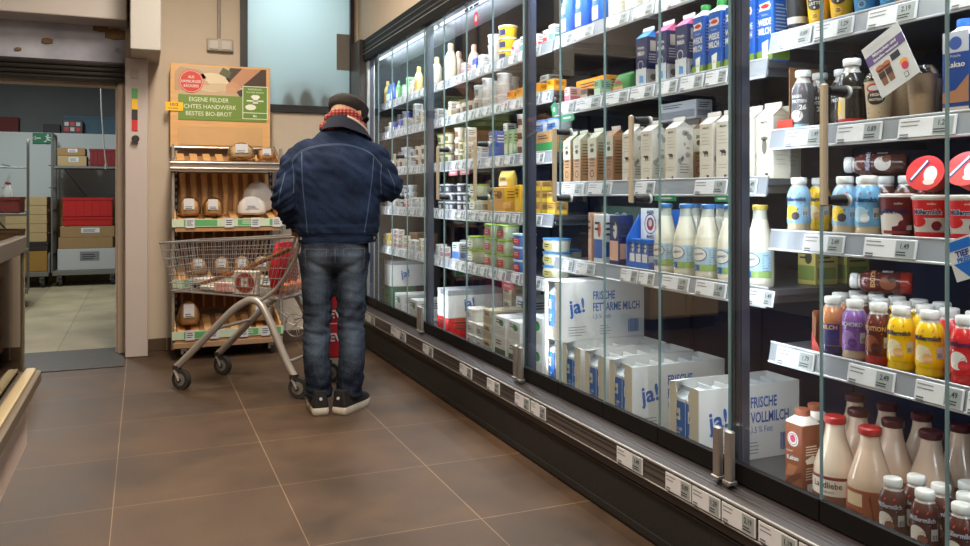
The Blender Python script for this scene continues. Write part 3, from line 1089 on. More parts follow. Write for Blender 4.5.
DK = C(70, 68, 70)
def fcow(m, f):
    m.text(f, 'MILCH', 0, .176, .010, DK, 2, 'c', .03, 1.1)
    m.lines(f, -.022, .158, .044, 4, .012, C(170, 168, 164), 1, .002)
    cow(m, f, .002, .095, .024, DK)
    m.lines(f, -.022, .05, .044, 2, .01, C(170, 168, 164), 1, .002)
    m.rect(f, .006, .006, .018, .018, C(110, 30, 36), 2)
def scow(m, f):
    for q in range(9):
        m.ell(f, R.uniform(-.022, .022), R.uniform(.07, .18), R.uniform(.004, .012), R.uniform(.004, .012), C(168, 166, 166), 1, 10, 2)
    m.lines(f, -.022, .06, .04, 4, .01, C(120, 120, 122), 1, .003)
OFF = C(228, 224, 216)
gcart('cow', 'white milk carton with small cow print', .072, .072, .195, .235, OFF, C(206, 202, 196), C(214, 210, 206), fcow, scow)
def fcr(m, f):
    m.text(f, 'MILCH', 0, .172, .010, C(90, 84, 80), 2, 'c', .03, 1.1)
    m.lines(f, -.022, .158, .03, 3, .01, C(170, 160, 144), 1, .002)
    m.ell(f, 0, .1, .011, .025, C(110, 108, 100), 2)
    m.ell(f, 0, .125, .016, .007, C(110, 108, 100), 2)
    m.lines(f, -.022, .05, .044, 2, .012, C(180, 170, 150), 1, .002)
    m.rect(f, .004, .006, .016, .018, C(60, 56, 54), 2)
gcart('cream', 'cream milk carton with grey emblem', .072, .072, .195, .238, C(232, 226, 210), C(216, 208, 190), C(222, 216, 204), fcr, lambda m, f: m.lines(f, -.026, .17, .05, 10, .014, C(186, 178, 160), 1, .002))
def fkr(m, f):
    m.rect(f, -.035, .11, .035, .194, C(206, 204, 186), 1)
    m.text(f, 'BIO', 0, .158, .018, C(60, 44, 30), 2, 'c', .04)
    m.ell(f, 0, .142, .014, .010, C(60, 44, 30), 2)
    m.text(f, 'HAFER', 0, .098, .014, C(56, 36, 22), 2, 'c', .04)
    m.lines(f, -.02, .085, .04, 2, .012, C(96, 64, 40), 1)
    m.ringd(f, 0, .042, .012, .016, C(70, 46, 30), 2)
gcart('kraft', 'brown and pale green carton', .07, .07, .195, .238, C(190, 150, 112), C(170, 172, 150), C(200, 200, 190), fkr,
      lambda m, f: (m.rect(f, -.034, .13, .034, .194, C(176, 172, 148), 1), m.lines(f, -.026, .17, .05, 11, .013, C(84, 58, 38), 2, .004)))
gcart('kraft_dark', 'dark brown carton with black lettering', .07, .07, .195, .236, C(160, 116, 78), C(150, 110, 80), C(190, 180, 170), fkr, lambda m, f: m.lines(f, -.026, .17, .05, 11, .013, C(70, 46, 28), 2, .004))
JB = C(28, 104, 190)
def fja(m, f):
    m.poly(f, [(-.033, .04), (.0, .02), (.02, .045), (.033, .05), (.033, .19), (-.033, .19)], JB, 1)
    m.rect(f, -.022, .125, .006, .165, WHITE, 2)
    m.text(f, 'ja!', -.008, .137, .02, NAVY, 3, 'c', .03)
    m.text(f, '1,5%', .004, .09, .014, WHITE, 2, 'c', .03)
    m.lines(f, -.02, .08, .03, 2, .01, WHITE, 2, .003)
gcart('ja', 'blue and white milk carton', .068, .068, .2, .238, C(224, 230, 234), C(206, 218, 230), C(224, 228, 232), fja, lambda m, f: m.rect(f, -.033, .06, .033, .198, JB, 1))

# ---- glass bottles
def gbottle(name, desc, prof, capsecs, capm, liquid, lab, neck=C(196, 200, 190, .15, .8)):
    zfill = prof[-3][0]
    m = MB().loft([p for p in prof if p[0] <= zfill], liquid, 28)
    m2 = MB().loft([p for p in prof if p[0] >= zfill], neck, 28)
    m3 = MB().loft(capsecs, capm, 28)
    m4 = MB()
    lab(m4)
    w = 2 * max(p[1] for p in prof)
    kind(name, 'milk_bottle', desc, 'bottle', w, w, capsecs[-1][0], [('bottle_body', m), ('bottle_neck', m2), ('cap', m3), ('label', m4)])

def labm(m):
    f = cyl(.0445, .35)
    m.rect(f, -.062, .03, .062, .112, C(170, 206, 232), 1, 16)
    m.rect(f, -.062, .03, .062, .052, C(150, 184, 110), 2, 16)
    m.rect(f, -.05, .03, -.005, .05, C(24, 96, 180), 3, 8)
    m.text(f, '3,8%', -.028, .036, .009, WHITE, 4)
    m.ell(f, -.012, .086, .036, .024, WHITE, 3, 24, 4)
    m.ringd(lambda u, v, w=0: f(u * 1.5 + .006, v, w), -.012, .086, .0215, .0235, NAVY, 4)
    m.text(f, 'Landmilch', -.012, .084, .0125, NAVY, 4, 'c', .01, .9, .1)
    m.lines(f, .03, .1, .026, 7, .008, C(90, 110, 130), 3, .002)
MP = [(0, .041), (.004, .0435), (.02, .044), (.13, .044), (.150, .041), (.19, .029), (.215, .0235), (.232, .0215), (.246, .0215)]
gbottle('milkglass', 'glass milk bottle, blue cap', MP, [(.244, .023), (.246, .0245), (.258, .0245), (.261, .022)], C(70, 130, 196, .3), GLASSMILK, labm)
gbottle('milkyellow', 'glass milk bottle, yellow-edged lid', MP, [(.244, .023), (.246, .0245), (.258, .0245), (.261, .022)], C(200, 178, 80, .3), GLASSMILK, labm)
CHOC = mat('cocoa_milk_glass', (206, 178, 156), .12, var=.02, coat=1)
CHOC2 = mat('pale_cocoa_glass', (214, 194, 174), .12, var=.02, coat=1)
def labl(big):
    def g(m):
        f = cyl(.0605, .4)
        if big:
            m.rect(f, -.075, .012, .075, .095, C(226, 214, 200), 1, 18)
            m.rect(f, -.075, .012, .075, .04, C(110, 60, 44), 2, 18)
            m.rect(f, -.075, .086, .075, .095, C(120, 40, 36), 2, 18)
            m.text(f, 'Landliebe', 0, .062, .026, C(60, 34, 26), 3, 'c', .01, .85)
            m.text(f, 'Landmilch', 0, .048, .01, C(90, 60, 50), 3)
        else:
            m.rect(f, -.075, .012, .075, .095, C(156, 84, 52), 1, 18)
            m.rect(f, -.05, .05, .0, .085, C(224, 196, 160), 2, 8)
            m.poly(f, [(.0, .03), (.03, .012), (.06, .03), (.06, .075), (.02, .085)], C(110, 50, 30), 2)
            m.ell(f, -.03, .028, .03, .012, C(120, 58, 34), 2)
    return g
LP = [(0, .055), (.005, .0592), (.02, .06), (.1, .06), (.122, .056), (.162, .043), (.20, .0305), (.222, .0265), (.243, .0255)]
lid = [(.238, .029), (.241, .0305), (.255, .0305), (.259, .027)]
gbottle('cocoared', 'wide glass cocoa bottle, red lid', LP, lid, C(176, 36, 36, .3), CHOC2, labl(True), CHOC2)
gbottle('cocoared2', 'wide glass cocoa bottle, brown label, red lid', LP, lid, C(176, 36, 36, .3), CHOC, labl(False), CHOC)
gbottle('cocoabrown', 'wide glass bottle, dark brown lid', LP, lid, C(74, 30, 34, .3), CHOC, labl(False), CHOC)

# ---- plastic drink bottles
PP = [(0, .027), (.003, .031), (.010, .0335), (.022, .0315), (.028, .0335), (.034, .034), (.046, .034), (.052, .0325), (.092, .0325), (.098, .034), (.112, .0335), (.126, .0295), (.137, .0235), (.142, .0205), (.146, .0205)]
NECK = C(186, 184, 180, .2, .6)
def pet(name, desc, drink, sleeve, deco, cap=WHITE, s=1.0, prof=PP, z0=.028, z1=.137, obj='drink_bottle'):
    low = [p for p in prof if p[0] <= z0]
    mid = [p for p in prof if z0 <= p[0] <= z1]
    hi = [p for p in prof if p[0] >= z1]
    m = MB().loft(low, drink, 28, (True, False))
    m.loft(hi, NECK, 28, (False, True))
    for q in range(10):   # moulded feet
        a = 2 * pi * q / 10
        m.disc((.025 * math.cos(a), .025 * math.sin(a), .006), (0, 0, 1), .006, .012, drink, 8)
    m2 = MB().loft([(p[0], p[1] + .0003) for p in mid], sleeve, 28, (False, False))
    zt = prof[-1][0]
    f = cyl(lambda v: _rad(prof, v) + .0003, .42)
    deco(m2, f)
    m3 = MB().loft([(zt - .001, .022), (zt + .002, .0232), (zt + .016, .0232), (zt + .019, .021)], cap, 22)
    M = Matrix.Scale(s, 4)
    for q in (m, m2, m3):
        q.xf(M)
    kind(name, obj, desc, 'bottle', .068 * s, .068 * s, (zt + .019) * s, [('bottle_body', m), ('sleeve', m2), ('cap', m3)])

def _rad(prof, v):
    for a, b in zip(prof, prof[1:]):
        if a[0] <= v <= b[0]:
            return a[1] + (b[1] - a[1]) * (v - a[0]) / max(b[0] - a[0], 1e-6)
    return prof[-1][1]

def dec(txt, tc, accent, acc2, splash=True, num=None):
    def g(m, f):
        if splash:
            m.ell(f, -.012, .06, .022, .022, accent, 1, 18, 4)
            m.ell(f, .002, .05, .012, .012, acc2, 2, 14, 3)
            m.poly(f, [(-.02, .045), (.004, .06), (.012, .074), (.0, .068)], acc2, 3)
        m.rect(f, .022, .05, .04, .078, PAPER, 2, 3)
        m.barcode(f, .024, .052, .014, .012, INK, 3, 6)
        m.text(f, txt, 0, .094, .017, tc, 3, 'c', .03, .82)
        m.poly(f, [(-.012, .113), (.014, .115), (.016, .121), (-.01, .119)], C(214, 60, 70), 2)
        m.lines(f, -.02, .086, .04, 1, .01, tc, 2, .002)
    return g
SKIN1 = C(226, 206, 176, .2, .6)
MM = 'Müllermilch'
pet('pet_vanilla', 'light blue drink bottle, vanilla print', SKIN1, C(150, 196, 230, .25, .6), dec(MM, NAVY, C(250, 214, 60), C(60, 50, 70)))
pet('pet_ltblue', 'sky blue drink bottle, white cap', SKIN1, C(110, 176, 224, .25, .6), dec(MM, NAVY, C(170, 210, 236), C(226, 234, 240)))
pet('pet_yellow', 'bright yellow drink bottle, white cap', C(244, 200, 30, .2, .6), C(246, 200, 20, .25, .6), dec(MM, NAVY, C(238, 226, 190), C(226, 176, 120)))
pet('pet_purple', 'purple drink bottle, white cap', C(214, 190, 166, .2, .6), C(136, 96, 176, .25, .6), dec('SCHOKO', C(220, 210, 236), C(160, 126, 196), C(96, 60, 140)))
pet('pet_maroon', 'maroon drink bottle, white cap', C(170, 50, 40, .2, .6), C(98, 44, 40, .25, .6), dec('EDITION', C(220, 170, 120), C(140, 80, 50), C(70, 30, 28)))
pet('pet_orange', 'orange and violet drink bottle', C(60, 56, 110, .2, .6), C(210, 138, 92, .25, .6), lambda m, f: (m.rect(f, -.03, .03, .03, .09, C(58, 56, 116), 1, 10, 5), m.text(f, 'MILCH', 0, .075, .016, C(236, 190, 150), 2, 'c', .03)))
pet('pet_red', 'red and white drink bottle, white cap', C(206, 50, 50, .2, .6), C(212, 40, 44, .25, .6), dec(MM, NAVY, WHITE, C(206, 50, 60)))
pet('pet_choc', 'chocolate drink bottle, white cap', C(84, 52, 44, .2, .6), C(88, 50, 44, .25, .6), dec(MM, C(206, 206, 226), C(222, 214, 206), C(120, 76, 60)))
HP = 'PROTEIN'
def decp(acc):
    def g(m, f):
        m.text(f, 'HIGH', -.006, .1, .013, C(220, 222, 226), 3, 'c', .04)
        m.text(f, HP, 0, .085, .014, C(220, 222, 226), 3, 'c', .04, .8)
        m.text(f, '26', .012, .064, .02, WHITE, 3, 'c', .04)
        m.poly(f, [(-.022, .118), (.01, .122), (.012, .128), (-.02, .124)], C(196, 40, 60), 2)
        m.ell(f, -.008, .045, .022, .018, acc, 1, 16, 4)
        m.poly(f, [(-.014, .045), (.004, .04), (.008, .056), (-.006, .06)], C(60, 44, 38), 2)
        m.rect(f, -.03, .006, .03, .02, C(150, 200, 222), 1, 8)
    return g
SP = [(0, .03), (.004, .034), (.02, .034), (.06, .0335), (.085, .032), (.11, .0345), (.128, .0335), (.145, .026), (.154, .02), (.16, .0185), (.166, .0185)]
pet('protein_a', 'grey shake bottle, white cap', C(120, 120, 126, .25, .6), C(96, 96, 104, .25, .6), decp(C(222, 216, 212)), s=.98, prof=SP, z0=.004, z1=.145)
pet('protein_b', 'dark shake bottle, white cap', C(40, 38, 40, .25, .6), C(46, 44, 48, .25, .6), decp(C(70, 60, 56)), s=.98, prof=SP, z0=.004, z1=.145)
pet('protein_c', 'black shake bottle, vanilla print', C(34, 32, 34, .25, .6), C(38, 36, 38, .25, .6),
    lambda m, f: (m.rect(f, -.06, .02, -.005, .11, C(226, 210, 170), 1, 10, 6), m.rect(f, -.05, .004, .05, .02, C(206, 44, 44), 2, 14), m.text(f, '26', -.022, .09, .018, WHITE, 4, 'c', .04), m.rect(f, -.045, .082, -.004, .112, C(40, 38, 42), 2, 6, 2), m.text(f, HP, .02, .1, .008, C(200, 196, 190), 3, 'c', .03), m.ell(f, -.03, .05, .014, .02, C(246, 206, 90), 3, 14, 3)), prof=SP, z0=.004, z1=.145, s=1.02)

# ---- cups
def cup(name, desc, body, lidc, r0, r1, h, deco, dome=0.0, obj='drink_cup'):
    m = MB().loft([(0, r0 * .94), (.004, r0), (h - .006, r1), (h - .003, r1 + .002), (h, r1 + .002)], body, 28)
    f = cyl(lambda v: r0 + (r1 - r0) * v / h + .0002, .42)
    deco(m, f)
    m2 = MB().loft([(h - .001, r1 + .0035), (h + .005, r1 + .0035), (h + .008 + dome * .4, r1 * .93), (h + .008 + dome, r1 * .8)], lidc, 28)
    kind(name, obj, desc, 'cup', 2 * r1 + .007, 2 * r1 + .007, h + .008 + dome, [('cup_body', m), ('lid', m2)])

def dlatte(bg):
    def g(m, f):
        m.ell(f, 0, .078, .026, .026, C(46, 46, 48), 1, 22, 4)
        m.text(f, 'CAFFÈ', 0, .082, .0125, WHITE, 3, 'c', .03)
        m.text(f, 'LATTE', 0, .068, .0125, WHITE, 3, 'c', .03)
        m.ell(f, 0, .06, .003, .003, WHITE, 3, 8, 1)
        m.ringd(f, 0, .034, .008, .009, C(250, 240, 210), 2)
        m.lines(f, -.008, .038, .014, 2, .006, INK, 2, .002)
    return g
cup('latte_yellow', 'yellow coffee cup with dark oval', C(244, 190, 20), WHITE, .026, .037, .135, dlatte(0), .006)
cup('latte_green', 'olive green coffee cup', C(140, 150, 40), WHITE, .026, .037, .135, dlatte(0), .006)
cup('latte_blue', 'light blue coffee cup with dark oval', C(70, 156, 220), WHITE, .026, .037, .135, dlatte(0), .006)
cup('latte_dark', 'black coffee cup, pale base band', C(44, 44, 48), C(210, 210, 212), .026, .037, .135, lambda m, f: (m.rect(f, -.06, .03, .06, .05, C(206, 202, 196), 1, 14), m.lines(f, -.03, .11, .06, 4, .012, C(150, 150, 150), 1)), .006)
def dbeige(m, f):
    m.ell(f, 0, .095, .024, .012, C(190, 40, 46), 1, 18, 3)
    m.ell(f, 0, .095, .018, .007, PAPER, 2, 14, 2)
    m.ell(f, .002, .07, .024, .02, C(44, 36, 34), 1, 20, 4)
    m.text(f, 'HIGH', .002, .073, .011, C(226, 220, 210), 3, 'c', .03)
    m.text(f, HP, .002, .061, .0085, C(226, 220, 210), 3, 'c', .03)
    m.lines(f, -.02, .04, .04, 3, .012, C(90, 60, 44), 1, .003)
CLR = clear_mat('clear_lid', (225, 225, 225), rough=.1, mult=1.5)
cup('beige_a', 'beige coffee dessert cup, red logo', C(226, 204, 170), CLR, .028, .036, .115, dbeige, .014)
cup('beige_b', 'plain tan coffee cup, clear lid', C(212, 182, 146), CLR, .027, .036, .115, lambda m, f: m.lines(f, -.02, .09, .04, 4, .012, C(150, 116, 84), 1, .003), .014)
def dred(bg, a):
    def g(m, f):
        if bg:
            m.rect(f, -.12, .056, .12, .101, RED, 1, 30, 3)
            m.rect(f, -.12, .008, .12, .018, RED, 1, 30)
            m.ell(f, -.024, .046, .022, .014, RED, 1, 16, 3)
            m.text(f, MM, .0006, .0648, .0168, WHITE, 2, 'c', .09, .85)
        else:
            m.rect(f, -.075, .005, -.005, .06, C(228, 222, 220), 1, 12, 3)
            m.ell(f, -.008, .05, .03, .02, C(228, 222, 220), 1, 18, 3)
        m.ell(f, .022, .036, .012, .012, C(120, 20, 40), 2, 14, 3)
        m.rect(f, -.03, .012, .04, .02, a, 2, 10)
        m.text(f, MM, .0, .065, .0165, NAVY, 3, 'c', .035, .85)
        m.text(f, 'müller', .012, .088, .008, WHITE, 3)
        m.rect(f, .03, .022, .046, .034, PAPER, 2, 3)
    return g
cup('cup_red', 'red and white tapered drink cup', C(228, 222, 218), WHITE, .036, .042, .105, dred(1, RED), 0, 'dairy_cup')
cup('cup_maroon', 'maroon and white tapered cup', C(120, 40, 46), WHITE, .037, .043, .108, dred(0, C(150, 60, 60)), 0, 'dairy_cup')
# dessert cup with printed foil lid
m = MB().loft([(0, .03), (.004, .033), (.05, .041), (.055, .045), (.058, .045)], C(220, 60, 60), 28)
f = lambda u, v, w=0: (-v, -u, .0585 + w)
m2 = MB().loft([(.058, .0465), (.0585, .0465)], C(206, 34, 36), 28)
m2.ell(f, .014, .004, .016, .022, C(226, 222, 222), 1)
m2.ell(f, .012, .024, .014, .008, C(236, 200, 196), 2)
m2.poly(f, [(-.036, .018), (-.03, .026), (.008, -.03), (.0, -.036)], C(40, 52, 120), 2)
m2.poly(f, [(-.033, .016), (-.03, .02), (.004, -.03), (.001, -.034)], WHITE, 3)
kind('foil_cup', 'dessert_cup', 'red dessert cup showing round foil lid', 'cup', .093, .093, .06, [('cup_body', m), ('foil_lid', m2)])

# ---- small tubs, pots, packs
def pot(name, desc, body, lidc, r0, r1, h, band=None, e=2, ry=None, obj='yoghurt_pot', txt=None):
    k = ry or 1
    m = MB().loft([(0, r0 * .95, r0 * .95 * k, e), (.003, r0, r0 * k, e), (h - .004, r1, r1 * k, e)], body, 24)
    if band:
        fb = cyl(lambda v: r0 + (r1 - r0) * v / h) if e == 2 else front(-(r0 + r1) / 2 - .0005)
        ww = r1 * .8
        m.rect(fb, -ww, h * .2, ww, h * .7, band, 1, 8)
        m.lines(fb, -ww * .6, h * .55, ww * 1.2, 2, h * .18, INK if sum(b_ * 255 for b_ in band.node_tree.nodes['Principled BSDF'].inputs['Base Color'].default_value[:3]) > 200 else PAPER, 2)
    m2 = MB().loft([(h - .004, r1 + .003, (r1 + .003) * k, e), (h + .003, r1 + .003, (r1 + .003) * k, e), (h + .005, r1 * .94, r1 * .94 * k, e)], lidc, 24)
    kind(name, obj, desc, 'tub', 2 * r1 * k + .008, 2 * r1 + .008, h + .0055, [('tub_body', m), ('lid', m2)])

def pack(name, desc, w, d, h, body, accent, obj='carton_pack', cat='pack', acc2=None, txt=None, tc=INK):
    m = MB().cbox((0, 0, h / 2), (d, w, h), body, .002)
    f, s = front(-d / 2), side(-w / 2)
    m.rect(f, -w * .46, h * .12, w * .46, h * .5, accent, 1)
    if acc2:
        m.ell(f, w * .12, h * .7, w * .2, h * .16, acc2, 1)
    if txt:
        m.text(f, txt, 0, h * .58, h * .26, tc, 2, 'c', .03, .9)
    m.lines(f, -w * .36, h * .8, w * .6, 2, h * .12, tc, 2)
    m.rect(s, -d * .4, h * .15, d * .4, h * .45, accent, 1)
    m.lines(s, -d * .36, h * .8, d * .7, 3, h * .11, tc, 2)
    kind(name, obj, desc, cat, w, d, h, [('pack', m)])

pot('tub_yellow', 'round yellow and navy tub', YELLOW, C(232, 226, 206), .046, .050, .06, C(40, 48, 100))
pot('tub_white', 'round white tub, white lid', WHITE, C(226, 226, 224), .036, .041, .053, C(206, 208, 212))
pot('pot_white', 'small white cream pot', WHITE, C(222, 224, 226), .028, .034, .053, C(190, 200, 214))
pot('pot_grey', 'small grey-labelled pot', C(200, 202, 204), C(226, 226, 226), .03, .034, .07, C(120, 124, 130))
pot('pot_brown', 'small pot with brown label', C(222, 214, 204), C(214, 206, 196), .028, .033, .066, C(116, 76, 58))
pot('pot_green', 'small pot with olive lid', C(226, 224, 206), C(132, 140, 70), .03, .035, .06, C(110, 120, 60))
pot('tub_green', 'white tub with green lid', C(222, 230, 204), C(150, 184, 76), .048, .053, .075, C(236, 238, 226), 4)
pot('tub_greenred', 'green-lidded tub with red berry', C(214, 226, 190), C(138, 170, 70), .048, .053, .075, C(206, 60, 56), 4)
pot('tub_blue', 'white tub with sky blue lid', C(206, 222, 240), C(96, 158, 224), .046, .052, .062, C(60, 120, 206), 4)
pot('tub_bluered', 'blue tub with red emblem', C(70, 136, 220), C(196, 214, 236), .046, .052, .062, C(214, 60, 60), 4)
pot('tub_oval', 'wide clear tub with blue lid', C(226, 226, 206), C(66, 140, 210), .05, .055, .06, C(206, 196, 120), 3, 1.35)
pot('jar_dark', 'small black and white jar', C(60, 66, 84), C(206, 212, 222), .026, .029, .05, C(190, 198, 210))
pot('tub_cheese', 'white soft cheese tub', C(236, 234, 230), C(240, 240, 238), .052, .058, .07, C(214, 206, 200), 5, 1.2)
pot('tub_beige', 'beige tub with cream lid', C(214, 196, 160), C(230, 214, 170), .042, .046, .065, C(140, 110, 70))
pack('pack_pink', 'small pink and white pack', .05, .06, .075, C(230, 196, 200), C(206, 120, 140))
pack('pack_blue', 'small royal blue pack', .06, .06, .075, C(60, 84, 190), C(220, 224, 240))
pack('pack_white', 'small white carton pack', .055, .06, .08, WHITE, C(190, 200, 216))
pack('pack_cream', 'small cream-coloured pack', .05, .06, .1, C(232, 224, 208), C(196, 176, 150))
pack('pack_teal', 'white pack with teal top', .05, .06, .085, C(220, 236, 230), C(96, 170, 160))
pack('pack_berry', 'white pack with red stripes', .05, .06, .07, C(236, 226, 224), C(206, 50, 60))
pack('pack_green', 'tall pale green pack', .05, .06, .14, C(140, 190, 150), C(206, 230, 210))
pack('pack_green_low', 'small pale green pack', .05, .06, .075, C(140, 190, 150), C(206, 230, 210))
pack('pack_orange', 'orange cheese pack', .07, .07, .06, C(244, 160, 20), C(250, 196, 80))
pack('pack_brown', 'dark brown small pack', .06, .06, .05, C(96, 66, 56), C(180, 150, 130))
pack('pack_yellow', 'small yellow pack', .055, .06, .09, C(240, 210, 70), C(250, 240, 200))
pack('pack_tan', 'tan and yellow pack', .09, .07, .055, C(190, 150, 80), C(240, 206, 60))
pack('pack_grey', 'olive grey flat pack', .09, .08, .06, C(196, 200, 190), C(80, 84, 78))
pack('pack_stripe', 'white pack with pink print', .055, .05, .07, C(230, 226, 222), C(206, 140, 150))
pack('box_orange', 'large orange cardboard tray', .26, .2, .115, C(244, 156, 18, .7), C(244, 166, 30, .7), 'cardboard_tray', 'tray')
pack('box_yellow', 'yellow cheese display box', .17, .12, .14, C(238, 184, 60), C(232, 170, 80), 'display_box', 'box', C(150, 90, 40), 'milde', C(150, 100, 30))
pack('box_yellow2', 'tall yellow display box', .06, .12, .15, C(244, 190, 40), C(246, 206, 90), 'display_box', 'box', None, 'S', C(90, 60, 20))
pack('box_bluewhite', 'white box with blue top band', .12, .1, .11, C(206, 208, 212), C(60, 120, 200), 'carton_pack', 'box')
pack('box_navy', 'royal blue box with white lettering', .10, .08, .15, C(44, 90, 180), C(54, 104, 196), 'carton_pack', 'box', None, 'Bärig', WHITE)
pack('box_brown', 'plain brown cardboard box', .2, .16, .12, C(130, 96, 66, .8), C(120, 88, 60, .8), 'cardboard_box', 'box')
pack('box_kraftgreen', 'brown tray with green base', .2, .2, .1, C(186, 144, 96, .8), C(60, 150, 84), 'cardboard_tray', 'tray')
pack('box_cow', 'yellow-green carton with dark cow', .075, .1, .125, C(206, 190, 110), C(132, 150, 80), 'carton_pack', 'box', C(60, 60, 50))
pack('box_cow_shaded', 'green and yellow carton with painted shade', .075, .1, .125, C(160, 156, 80), C(100, 120, 70), 'carton_pack', 'box')  # darker copy of the cow carton, its shade put into the colours
pack('box_pattern', 'grey patterned carton lying on cartons', .24, .075, .072, C(170, 172, 178), C(120, 124, 132), 'milk_carton', 'carton')
pack('pack_beigetall', 'tall slim beige carton', .03, .08, .215, C(196, 146, 116), C(206, 160, 130), 'milk_carton', 'carton')
pack('small_milk', 'small blue milk pack', .038, .04, .115, C(30, 104, 200), C(230, 236, 242), 'milk_pack', 'pack', WHITE)
pack('brick_bluewhite', 'blue and white milk brick', .07, .07, .21, C(222, 228, 236), C(30, 80, 170), 'milk_carton', 'carton', C(210, 90, 60))
pack('brick_navy', 'navy milk brick, pink splash', .07, .07, .21, C(30, 44, 104), C(226, 180, 160), 'milk_carton', 'carton', WHITE)
pack('crate_beige', 'beige printed food carton', .13, .2, .085, C(206, 196, 170, .7), C(180, 170, 140, .7), 'carton_pack', 'box', None, 'ROYAL', INK)
pack('tray_window', 'pale carton with dark window', .15, .2, .13, C(214, 214, 206, .7), C(70, 84, 60), 'carton_pack', 'box')
pack('tray_leaf', 'white tray carton with green leaf', .17, .24, .15, C(222, 226, 230, .7), C(206, 206, 200, .7), 'carton_pack', 'box', C(50, 140, 70))
pack('tray_leaf2', 'low white carton with green leaf', .15, .2, .11, C(222, 226, 230, .7), C(206, 206, 200, .7), 'carton_pack', 'box', C(50, 140, 70))
pack('box_red', 'bright red carton', .2, .3, .15, C(206, 30, 34), C(216, 40, 40), 'carton_pack', 'box')
pack('box_crate_green', 'green shallow crate', .2, .2, .06, C(46, 110, 80), C(60, 126, 92), 'plastic_crate', 'crate')
pack('box_cocoabrown', 'flat brown card box', .1, .1, .06, C(200, 150, 100, .8), C(170, 120, 80, .8), 'carton_pack', 'box')

def softpack(name, desc, w, d, h, body, accent, acc2, obj='pouch', txt=None):
    secs = [(0, d / 2 * .8, w / 2 * .92, 3), (h * .08, d / 2, w / 2, 3), (h * .5, d / 2, w / 2, 3), (h * .85, d / 2 * .6, w / 2 * .97, 3), (h * .95, .003, w / 2, 4), (h, .002, w / 2, 4)]
    m = MB().loft(secs, body, 24)
    f = front(-d / 2 * 1.0)
    m.rect(f, -w * .3, h * .1, w * .3, h * .34, accent, 1)
    m.ell(f, 0, h * .5, w * .22, h * .07, acc2, 1)
    m.lines(f, -w * .2, h * .62, w * .4, 3, h * .06, acc2, 1)
    if txt:
        m.text(f, txt, 0, h * .4, h * .08, acc2, 2, 'c', .03)
    kind(name, obj, desc, 'pouch', w, d, h, [('pouch', m)])
softpack('pouch_blue', 'bright blue milk pouch', .085, .07, .24, C(20, 96, 206), C(214, 222, 226), C(200, 220, 240))
softpack('bag_green', 'green and red snack bag', .12, .08, .085, C(50, 140, 66), C(206, 160, 100), C(206, 60, 50), 'snack_bag')
softpack('bag_yellow', 'yellow cheese bag', .18, .06, .088, C(226, 190, 70), C(240, 236, 226), C(180, 120, 70), 'cheese_bag')
softpack('bag_pink', 'pink and white flow pack', .08, .06, .09, C(238, 170, 186), C(240, 240, 244), C(206, 50, 80), 'snack_bag')

def squeeze(name, desc, body, capc, r, h, band, obj='sauce_bottle'):
    m = MB().loft([(0, r * .93), (.006, r), (h * .62, r), (h * .74, r * .7), (h * .8, r * .42)], body, 24)
    f = cyl(r)
    m.rect(f, -r * .9, h * .15, r * .9, h * .5, band, 1, 8)
    m.lines(f, -r * .6, h * .42, r * 1.2, 3, h * .08, INK, 2)
    m2 = MB().loft([(h * .79, r * .5), (h * .97, r * .46), (h, r * .36)], capc, 20)
    kind(name, obj, desc, 'bottle', 2 * r, 2 * r, h, [('bottle_body', m), ('cap', m2)])
squeeze('sq_yellow', 'pale yellow bottle', C(232, 206, 130), C(222, 190, 100), .03, .19, C(200, 150, 60))
squeeze('sq_green', 'slim green bottle', C(90, 150, 90), C(60, 120, 70), .024, .15, C(210, 230, 200))
squeeze('sq_blue', 'slim blue bottle', C(50, 90, 190), C(40, 70, 160), .024, .15, C(210, 220, 240))
squeeze('sq_white', 'white bottle with black print', C(196, 188, 168), C(190, 170, 130), .034, .2, C(214, 206, 188))
squeeze('sq_tan', 'cream bottle with tan cap', C(204, 190, 164), C(196, 150, 106), .04, .25, C(222, 210, 190))
squeeze('sq_ltan', 'cream bottle, pinkish cap', C(196, 176, 158), C(186, 142, 122), .036, .22, C(206, 190, 172))

# ------------------------------------------------------------------ rows
PEND = []
def put(k, y, X0, z, bayk, sh, row='', rz=0, lvl='', rot=None, dx=0):
    PEND.append([k, X0 + K[k]['d'] / 2 + dx, y, z, bayk, sh, row, rz, lvl, rot])

def spread(ys, ws, lo=None, hi=None):
    for _ in range(200):
        ok = True
        for i in range(len(ys) - 1):
            need = (ws[i] + ws[i + 1]) / 2 + .003
            gap = ys[i] - ys[i + 1]
            if gap < need:
                q = (need - gap) / 2 + 1e-5
                ys[i] += q
                ys[i + 1] -= q
                ok = False
        if hi is not None and ys[0] > hi - ws[0] / 2:
            ys[0] = hi - ws[0] / 2
        if lo is not None and ys[-1] < lo + ws[-1] / 2:
            ys[-1] = lo + ws[-1] / 2
        if ok:
            break
    for i in range(1, len(ys)):
        ys[i] = min(ys[i], ys[i - 1] - (ws[i] + ws[i - 1]) / 2 - .0025)
    if lo is not None and ys[-1] < lo + ws[-1] / 2:
        ys[-1] = lo + ws[-1] / 2
        for i in range(len(ys) - 2, -1, -1):
            ys[i] = max(ys[i], ys[i + 1] + (ws[i] + ws[i + 1]) / 2 + .0025)
    return ys

